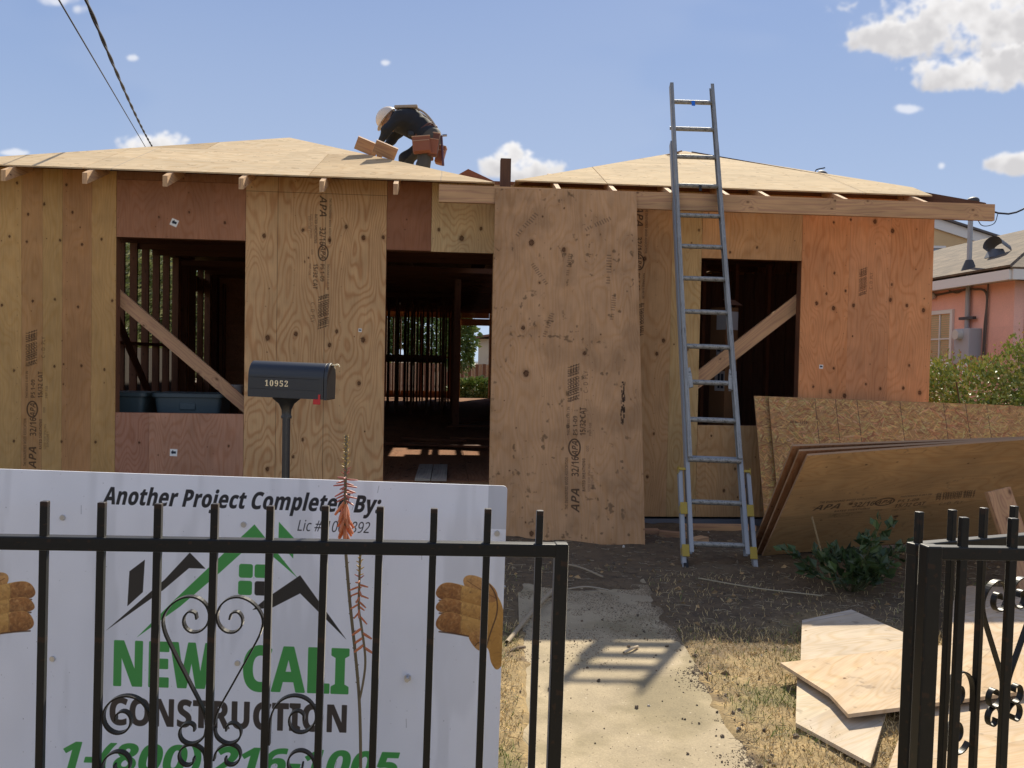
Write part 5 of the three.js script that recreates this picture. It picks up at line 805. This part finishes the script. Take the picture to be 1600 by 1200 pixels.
  const hat = frame(new THREE.Group(), hp(0.0, 0.045, 0)); hat.name = 'hard_hat'; t.add(hat);
  part('shell', new THREE.SphereGeometry(0.118, 24, 12, 0, 6.2832, 0, Math.PI / 2).scale(1.12, 0.98, 0.95), shell, hat); hat.children[0].material.side = THREE.DoubleSide;
  part('brim', at(new THREE.CylinderGeometry(0.122, 0.128, 0.008, 28).scale(1.2, 1, 1), 0.022, 0.0, 0), shell, hat); part('ridge', at(new THREE.TorusGeometry(0.118, 0.007, 6, 20, Math.PI).scale(1.1, 0.98, 1), 0, 0.002, 0), shell, hat);
  part('eye', merge([-1, 1].map((s) => at(new THREE.SphereGeometry(0.0075, 8, 6), ...hp(0.083, 0.012, s * 0.03).toArray()))), plain(0.05, 0.04, 0.035, 0.3), t);
  // shirt-back straps, belt, pouches, hammer, drill
  const around = (pts, r) => tube(pts, r, 30, 6);
  part('shoulder_pad', merge([new RoundedBoxGeometry(0.26, 0.035, 0.07, 2, 0.012).rotateZ(0.05).translate(-0.24, 1.065, 0.075), new RoundedBoxGeometry(0.26, 0.035, 0.07, 2, 0.012).rotateZ(0.05).translate(-0.24, 1.065, -0.075)]), strapM, t);
  part('strap', merge([around([V(-0.12, 1.055, 0.07), V(-0.03, 1.0, 0.08), V(0.06, 0.90, 0.10), V(0.10, 0.83, 0.11)], 0.012), around([V(-0.12, 1.055, -0.07), V(-0.03, 1.0, -0.08), V(0.06, 0.90, -0.10), V(0.10, 0.83, -0.11)], 0.012)]), strapM, t);
  const ring = (c, ra, rb, q) => { const pts = []; for (let k = 0; k < 24; k++) { const a = k / 24 * Math.PI * 2; pts.push(V(c.x + 0.73 * ra * Math.cos(a), c.y + 0.69 * ra * Math.cos(a), rb * Math.sin(a))); } return new THREE.TubeGeometry(new THREE.CatmullRomCurve3(pts, true), 48, q, 8, true); };
  part('tool_belt', merge([ring(V(-0.012, 0.770), 0.143, 0.158, 0.016), ring(V(-0.030, 0.790), 0.141, 0.156, 0.016), ring(V(-0.048, 0.809), 0.139, 0.153, 0.014)]), darkL, t);
  const pouch = (name, x, y, z, w, h, d, rz, m) => { const gq = new THREE.Group(); gq.name = name; gq.position.set(x, y, z); gq.rotation.z = rz; t.add(gq); part('bag', new RoundedBoxGeometry(w, h, d, 3, 0.018), m, gq); part('flap', at(new RoundedBoxGeometry(w * 0.9, h * 0.62, 0.02, 2, 0.008), 0, -h * 0.12, d / 2 + 0.006), leather, gq); part('trim', merge([at(new RoundedBoxGeometry(w * 1.02, 0.012, d * 1.03, 1, 0.004), 0, h * 0.48, 0), at(new RoundedBoxGeometry(w * 0.92, 0.008, 0.024, 1, 0.003), 0, h * 0.2, d / 2 + 0.007)]), trim, gq); };
  pouch('tool_pouch', -0.045, 0.615, 0.205, 0.20, 0.185, 0.075, 0.10, leather); pouch('tool_pouch', 0.085, 0.63, 0.16, 0.11, 0.26, 0.08, -0.12, darkL); pouch('tool_pouch', 0.145, 0.56, -0.02, 0.09, 0.20, 0.14, -0.25, leather); pouch('tool_pouch', -0.05, 0.63, -0.2, 0.18, 0.19, 0.07, 0.1, darkL);
  const ham = new THREE.Group(); ham.name = 'hammer'; ham.position.set(0.175, 0.58, 0.10); ham.rotation.z = 0.07; t.add(ham); part('handle', at(new THREE.CylinderGeometry(0.011, 0.014, 0.33, 8), 0, 0, 0), plain(0.10, 0.05, 0.08, 0.6), ham); part('head', merge([new THREE.CylinderGeometry(0.014, 0.014, 0.05, 8).rotateZ(1.57).translate(0.035, 0.17, 0), new THREE.CylinderGeometry(0.016, 0.006, 0.075, 8).rotateZ(1.45).translate(-0.03, 0.172, 0)]), plain(0.3, 0.3, 0.32, 0.35, { metalness: 0.7 }), ham);
  part('tape_measure', new RoundedBoxGeometry(0.075, 0.06, 0.045, 2, 0.014).translate(-0.175, 0.765, 0.10), plain(0.02, 0.02, 0.022, 0.5), t);
}
{ // things on the roof: short blocks by the hip, tilted sheets
  const mk = (c, label) => { const m = solo('roof_block', boardGeo(0.215, 0.125, 0.036), lumberMats[1], label, 'wood block', 'short wood blocks set on the hip of the left roof'); m.position.copy(hw(...c)); m.rotation.set(0.5, YAW + 0.05, -0.36, 'YXZ'); };
  mk([-1.388, 3.437, 0.87], 'left one of two short blocks standing on the hip below the worker'); mk([-1.195, 3.358, 0.67], 'right one of two short blocks standing on the hip below the worker');
  const q = (u, h, w) => hw(u, h, w);
  const br = [plyMat(plywood({ W: 1.22, H: 1.22, seed: 95, tint: [[0, [140, 88, 62]]] })), edgeMat];
  solo('roof_sheet', sheetGeo(q(0.93, 3.40, 1.62), q(1.91, 3.69, 1.50), q(1.97, 3.83, 2.3), q(0.95, 3.50, 2.5), 0.014, 6, 4), br, 'loose plywood sheet on the right roof, its edge sticking up beside the ladder', 'plywood sheet');
  solo('roof_sheet', sheetGeo(q(-0.62, 3.50, 2.60), q(0.35, 3.42, 2.60), q(0.05, 3.50, 2.68), q(-0.36, 3.68, 2.70), 0.014, 4, 4), br, 'brown plywood piece tilted up in the valley behind the short post', 'plywood sheet');
}
// ---------------------------------------------------------------- overhead wires
{
  const wire = plain(0.02, 0.02, 0.03, 0.7), grp = 'overhead service wires';
  const P = (D, a, b) => { const f = (D - 5) / 9; return V(a[0] + (b[0] - a[0]) * f, a[1] + (b[1] - a[1]) * f, -D); };
  const a1 = [-2.745, 3.478], b1 = [-6.216, 4.849], a2 = [-2.562, 3.482], b2 = [-6.087, 4.862];
  solo('overhead_wire', tube([2.2, 5, 9, 14, 24].map((D) => { const p = P(D, a1, b1); return p; }), 0.0055, 60, 5), wire, 'thin straight overhead wire, the left one of the pair crossing the upper left sky', 'wire');
  const st = []; for (const ph of [0, Math.PI]) { const pts = []; for (let i = 0; i <= 420; i++) { const D = 2.2 + i / 420 * 20, p = P(D, a2, b2), a = D * 5.5 + ph; p.y -= 0.10 * Math.sin(clamp((D - 3) / 12) * Math.PI); pts.push(p.add(V(Math.cos(a) * 0.006, Math.sin(a) * 0.006, 0))); } st.push(new THREE.TubeGeometry(new THREE.CatmullRomCurve3(pts), 840, 0.0082, 5)); }
  solo('overhead_wire', merge(st), wire, 'thick twisted overhead cable, right of the thin wire in the upper left sky', 'wire');
  solo('service_wire', merge([tube([V(6.52, 3.72, -11.85), V(7.0, 3.62, -11.9), V(8.0, 4.05, -12.6), V(12, 6.0, -16)], 0.014, 40, 5), tube([V(6.42, 3.52, -11.6), V(6.5, 3.40, -11.6), V(6.7, 3.44, -11.65), V(6.78, 3.6, -11.7)], 0.006, 20, 5)]), wire, 'dark service wire running from the pink house mast out of the right edge', 'wire');
  const d = thing('satellite_dish', 'small dark dish aerial showing above the right roof slope', 'aerial', [5.84, 0, -16]); part('dish', new THREE.SphereGeometry(0.16, 16, 8, 0, 6.2832, 0, 0.9).rotateX(1.0).rotateZ(-0.5).translate(0, 5.0, 0), darkMetal, d); part('arm', tube([V(0, 4.95, 0), V(-0.12, 5.14, 0.05), V(0.06, 5.2, 0.06)], 0.012, 10, 5), darkMetal, d); part('mast', at(new THREE.CylinderGeometry(0.025, 0.025, 4.9, 8), 0.02, 2.45, -0.05), darkMetal, d);
}
// ---------------------------------------------------------------- inside the house
{
  const H = (u, h, w) => hw(u, h, w), teal = plain(0.055, 0.085, 0.10, 0.45);
  const bench = thing('work_bench', 'plank bench inside below the left window, mostly hidden by the sill', 'bench', [0, 0, HOUSE_Z], YAW);
  part('plank', boardBetween(L(-4.2, 0.60, 0.62), L(-2.4, 0.60, 0.62), 0.04, 0.5), studMat, bench); for (const u of [-4.0, -3.3, -2.6]) part('leg', boardBetween(L(u, FLOOR, 0.62), L(u, 0.58, 0.62), 0.089, 0.3, V(1, 0, 0)), studMat, bench);
  const tote = (u, w, len, label) => { const t = thing('storage_tote', label, 'tote', H(u, 0.622, w).toArray(), YAW, 'plastic totes inside the left window'); const prof = (k) => { const s = new THREE.Shape(), a = len / 2 * k, b = 0.2 * k, r = 0.05; s.moveTo(-a + r, -b); s.lineTo(a - r, -b); s.quadraticCurveTo(a, -b, a, -b + r); s.lineTo(a, b - r); s.quadraticCurveTo(a, b, a - r, b); s.lineTo(-a + r, b); s.quadraticCurveTo(-a, b, -a, b - r); s.lineTo(-a, -b + r); s.quadraticCurveTo(-a, -b, -a + r, -b); return s; };
    const g = new THREE.ExtrudeGeometry(prof(1), { depth: 0.38, bevelEnabled: false, curveSegments: 6 }).rotateX(-Math.PI / 2), p = g.attributes.position; for (let i = 0; i < p.count; i++) { const k = 0.86 + 0.14 * p.getY(i) / 0.38; p.setX(i, p.getX(i) * k); p.setZ(i, p.getZ(i) * k); } g.computeVertexNormals(); part('tub', g, teal, t);
    part('rim', new THREE.ExtrudeGeometry(prof(1.05), { depth: 0.03, bevelEnabled: true, bevelSize: 0.004, bevelThickness: 0.004, bevelSegments: 1, curveSegments: 6 }).rotateX(-Math.PI / 2).translate(0, 0.375, 0), teal, t);
    part('handle', at(new RoundedBoxGeometry(0.14, 0.06, 0.02, 2, 0.006), 0, 0.29, 0.195), teal, t); };
  tote(-3.60, 0.62, 0.58, 'dark blue grey plastic tote at the left side of the left window'); tote(-2.92, 0.60, 0.60, 'dark blue grey plastic tote under the brace in the left window');
  const bkt = thing('bucket', 'pale bucket just behind the brace in the left window', 'bucket', H(-2.64, 1.02, 0.95).toArray()); part('pail', new THREE.CylinderGeometry(0.085, 0.065, 0.16, 16), plain(0.5, 0.45, 0.4, 0.6), bkt); part('shelf', at(new THREE.BoxGeometry(0.4, 0.03, 0.3), 0, -0.10, 0), darkWood, bkt); part('trestle', at(new THREE.BoxGeometry(0.06, 0.6, 0.06), 0, -0.41, 0), darkWood, bkt);
  const c = thing('carton', 'tall narrow cardboard carton with white printing in the right window', 'carton', H(2.16, FLOOR, 0.72).toArray(), YAW + 0.5);
  const [cc, g] = canvasOf(128, 640); g.fillStyle = '#74502f'; g.fillRect(0, 0, 128, 640); g.fillStyle = '#a8a4a2'; g.fillRect(50, 16, 78, 70); g.fillRect(54, 150, 74, 40); g.fillRect(46, 245, 82, 76); g.fillStyle = '#2b2f3a'; g.fillRect(70, 255, 18, 56); g.fillRect(96, 255, 22, 56); g.fillRect(60, 156, 30, 14);
  part('box', at(new THREE.BoxGeometry(0.17, 1.64, 0.2), 0, 0.82, 0), new THREE.MeshStandardMaterial({ map: texOf(cc), roughness: 0.85 }), c); part('flap', new THREE.BoxGeometry(0.17, 0.003, 0.12).rotateX(0.5).translate(0, 1.69, 0.1), plain(0.25, 0.12, 0.07), c);
  // two grey boards at the doorway and the scrap on the floor behind it
  const bgrp = 'grey boards laid at the doorway';
  for (const [k, u] of [[0, -0.775], [1, -0.632]]) solo('door_plank', boardBetween(H(u, FLOOR + 0.012, -0.03), H(u + 0.01, FLOOR + 0.02, 0.95), 0.02, 0.136), grayWood, k ? 'right hand grey board laid across the door threshold' : 'left hand grey board laid across the door threshold', 'board', bgrp);
  const R = rng(66), lab = ['long scrap board lying crosswise on the floor inside the doorway', 'short scrap board on the floor behind the grey boards', 'scrap board lying nearest the left jamb of the doorway', 'dark scrap board farthest in on the floor', 'thin scrap strip at the right side of the doorway floor', 'scrap board lying askew in the middle of the floor', 'scrap strip crossing the others on the floor', 'small scrap piece beside the right jamb inside'];
  lab.forEach((l, k) => { const a = V(-1.4 + R() * 1.5, 0, 2.9 + R() * 3.2), th = (R() - 0.5) * 1.2, len = 0.4 + R() * 1.1; const q = H(a.x, FLOOR + 0.03 + k * 0.006, a.z), e = H(a.x + Math.cos(th) * len, FLOOR + 0.035 + k * 0.006 + R() * 0.03, a.z + Math.sin(th) * len); solo('floor_scrap', boardBetween(q, e, 0.022, 0.05 + R() * 0.08), k % 3 ? studMat : darkWood, l, 'scrap board', 'scrap boards on the floor inside the doorway'); });
}
// ---------------------------------------------------------------- bits on the ground
{
  const grp = 'wood offcuts at the foot of the wall', cut = (x, z, len, wd, turn, m, label) => { const o = solo('wood_offcut', boardGeo(len, 0.045, wd), m, label, 'wood offcut', grp); o.position.set(x, groundH(x, z) + 0.022, z); o.rotation.y = turn; };
  cut(1.14, -6.82, 0.2, 0.09, 0.1, lumberMats[1], 'short wood offcut right beside the leaning sheet'); cut(1.36, -6.74, 0.26, 0.07, -0.35, lumberMats[1], 'stubby wood offcut left of the ladder foot'); cut(1.82, -7.15, 0.62, 0.09, 0.05, lumberMats[0], 'long wood offcut along the wall behind the ladder'); cut(1.47, -6.38, 0.14, 0.08, 0.7, lumberMats[2], 'small wood offcut between the ladder rails');
  const stick = (pts, r, m, label) => solo('stick', tube(pts.map((q) => V(...q)), r, 14, 6), m, label, 'stick', 'sticks lying about the front yard');
  stick([[0.0, 0.02, -3.96], [0.13, 0.03, -4.42], [0.262, 0.035, -4.84]], 0.012, plain(0.34, 0.27, 0.18), 'long bare stick leaning across the shadow edge beside the sign');
  stick([[0.0, 0.01, -3.83], [0.04, 0.025, -3.86], [0.085, 0.02, -3.90]], 0.008, plain(0.16, 0.11, 0.07), 'short dark stick on the edge of the walk');
  stick([[0.55, 0.012, -3.87], [0.60, 0.018, -3.92], [0.63, 0.012, -3.96]], 0.007, plain(0.5, 0.4, 0.27), 'pale peg lying on the walk inside the ladder shadow');
  stick([[0.32, 0.02, -5.55], [0.45, 0.04, -5.4], [0.6, 0.03, -5.18]], 0.007, plain(0.30, 0.24, 0.16), 'thin stick on the shaded dirt in front of the leaning sheet'); stick([[0.36, 0.02, -4.93], [0.47, 0.035, -4.93], [0.60, 0.02, -4.92]], 0.005, plain(0.32, 0.27, 0.2), 'pale straight twig on the shaded end of the walk');
  stick([[1.2, 0.03, -5.2], [1.5, 0.04, -4.95], [1.85, 0.03, -4.85]], 0.004, plain(0.34, 0.29, 0.19), 'long thin dry stalk on the shaded ground below the ladder'); 
  // what nobody could count
  const dm = new THREE.Object3D(), inst = (name, geo, mat, n, seed, f) => { const m = new THREE.InstancedMesh(geo, mat, n), R = rng(seed), c = new THREE.Color(); for (let i = 0; i < n; i++) { dm.rotation.set(0, 0, 0); dm.scale.set(1, 1, 1); f(R, dm, c); dm.updateMatrix(); m.setMatrixAt(i, dm.matrix); m.setColorAt(i, c); } m.name = name; m.castShadow = m.receiveShadow = true; m.userData.kind = 'stuff'; scene.add(m); return m; };
  const blade = new THREE.BufferGeometry(); blade.setAttribute('position', new THREE.Float32BufferAttribute([-0.0016, 0, 0, 0.0016, 0, 0, 0.0012, 0.55, 0.06, -0.0016, 0, 0, 0.0012, 0.55, 0.06, -0.0012, 0.55, 0.06, -0.0012, 0.55, 0.06, 0.0012, 0.55, 0.06, 0, 0.85, 0.42].map((v, i) => i % 3 === 0 ? v : v), 3)); blade.computeVertexNormals();
  const white = plain(1, 1, 1, 0.9, { side: THREE.DoubleSide });
  const spot = (R) => { for (let k = 0; k < 12; k++) { const z = -2.45 - Math.pow(R(), 1.2) * 3.0, x = -0.6 + R() * 3.7; const onPath = x > 0.05 + 0.02 * R() && x < 0.875 && z > -5.4; if (onPath) continue; const d = fbm(x * 2.2, z * 2.2, 44, 3); const sun = z > -4.3 ? 1 : 0.13; if (R() < sun * (0.35 + 1.1 * d)) return [x, z]; } return [1.2 + R(), -3.2]; };
  inst('dry_grass', blade, white, 26000, 5, (R, o, c) => { const [x, z] = spot(R); o.position.set(x, groundH(x, z) - 0.003, z); o.rotation.set(R() < 0.45 ? 1.2 * (R() - 0.2) : 0.5 * (R() - 0.5), R() * 6.28, (R() - 0.5) * 1.4); const s = 0.018 + 0.028 * R(); o.scale.set(0.7 + R() * 0.6, s, s); const g = sstep(0.52, 0.70, fbm(x * 2.6 + 5, z * 2.6, 77, 4)); if (R() < 0.08 + 0.75 * g) c.setRGB(0.16 + R() * 0.08, 0.20 + R() * 0.07, 0.06); else { const k = 0.7 + R() * 0.6; c.setRGB(0.56 * k, 0.43 * k, 0.22 * k); } });
  const straw = new THREE.CylinderGeometry(0.5, 0.35, 1, 4, 2); { const p = straw.attributes.position; for (let i = 0; i < p.count; i++) if (Math.abs(p.getY(i)) < 0.1) p.setX(i, p.getX(i) + 14); }
  inst('straw_litter', straw, white, 2600, 6, (R, o, c) => { const x = -0.6 + R() * 4, z = -2.6 - R() * 4.4; o.position.set(x, groundH(x, z) + 0.005 + (x > 0.06 && x < 0.865 && z > -4.9 ? 0.012 : 0), z); o.rotation.set(Math.PI / 2 + (R() - 0.5) * 0.16, 0, R() * 6.28); const l = 0.02 + 0.12 * R() * R(), onp = x > 0.06 && x < 0.865 && z > -4.9; if (onp && R() < 0.9) o.scale.setScalar(0.00001); else o.scale.set(0.0022, l, 0.0022); const k = 0.5 + R() * 0.7; R() < 0.3 ? c.setRGB(0.14 * k, 0.10 * k, 0.07 * k) : c.setRGB(0.46 * k, 0.38 * k, 0.25 * k); });
  const clod = new THREE.IcosahedronGeometry(1, 1); { const p = clod.attributes.position; for (let i = 0; i < p.count; i++) { const k = 0.7 + 0.6 * hash(Math.round(p.getX(i) * 50), Math.round(p.getY(i) * 50 + p.getZ(i) * 90), 3); p.setXYZ(i, p.getX(i) * k, p.getY(i) * k * 0.75, p.getZ(i) * k); } clod.computeVertexNormals(); }
  inst('soil_crumbs', clod, white, 12000, 10, (R, o, c) => { let x, z; if (R() < 0.6) { z = -3.6 - 1.5 * Math.pow(R(), 0.5); x = 0.07 + 0.79 * R(); } else { z = -2.5 - R() * 2.6; x = 0.865 - Math.abs(R() + R() + R() - 1.5) * 0.16 * R(); } if (fbm(x * 5, z * 5, 90, 3) < 0.42) { o.scale.setScalar(0.00001); return; } const s = 0.0012 + 0.0032 * R() * R(); o.position.set(x, 0.004 + s * 0.3, z); o.rotation.set(R() * 6, R() * 6, R() * 6); o.scale.setScalar(s); const k = 0.8 + R() * 0.6; c.setRGB(0.20 * k, 0.15 * k, 0.095 * k); });
  inst('soil_clods', clod, white, 2200, 9, (R, o, c) => { let x, z; const q = R(); if (q < 0.16) { x = 0.865 + (R() - 0.5) * 0.22 * R() * 2; z = -2.5 - R() * 2.2; } else if (q < 0.22) { x = 0.1 + R() * 0.75; z = -2.6 - R() * 2.4; } else { x = -0.5 + R() * 4.2; z = -2.6 - R() * 4.6; } const onp = x > 0.06 && x < 0.865 && z > -4.9, s = (0.0016 + 0.010 * Math.pow(R(), 8)) * (onp ? 0.75 : 1.2); o.position.set(x, onp ? 0.004 + s * 0.4 : groundH(x, z) + s * 0.3, z); o.rotation.set(R() * 6, R() * 6, R() * 6); o.scale.setScalar(s); const k = 0.6 + R() * 0.8; R() < 0.08 ? c.setRGB(0.42 * k, 0.38 * k, 0.32 * k) : c.setRGB(0.14 * k, 0.105 * k, 0.07 * k); });
  inst('dead_leaves', leaves(1, () => V(0, 0, 0), 1, [[1, 1, 1]], 4, 0.5), white, 420, 19, (R, o, c) => { const x = -0.5 + R() * 4, z = -2.7 - R() * 4.2; if (x > 0.06 && x < 0.865 && z > -4.8) { o.scale.setScalar(0.00001); return; } o.position.set(x, groundH(x, z) + 0.008, z); o.rotation.set((R() - 0.5) * 0.8, R() * 6, (R() - 0.5) * 0.8); o.scale.setScalar(0.015 + R() * 0.025); const k = 0.5 + R(); c.setRGB(0.30 * k, 0.20 * k, 0.10 * k); });
}
renderer.render(scene, camera);
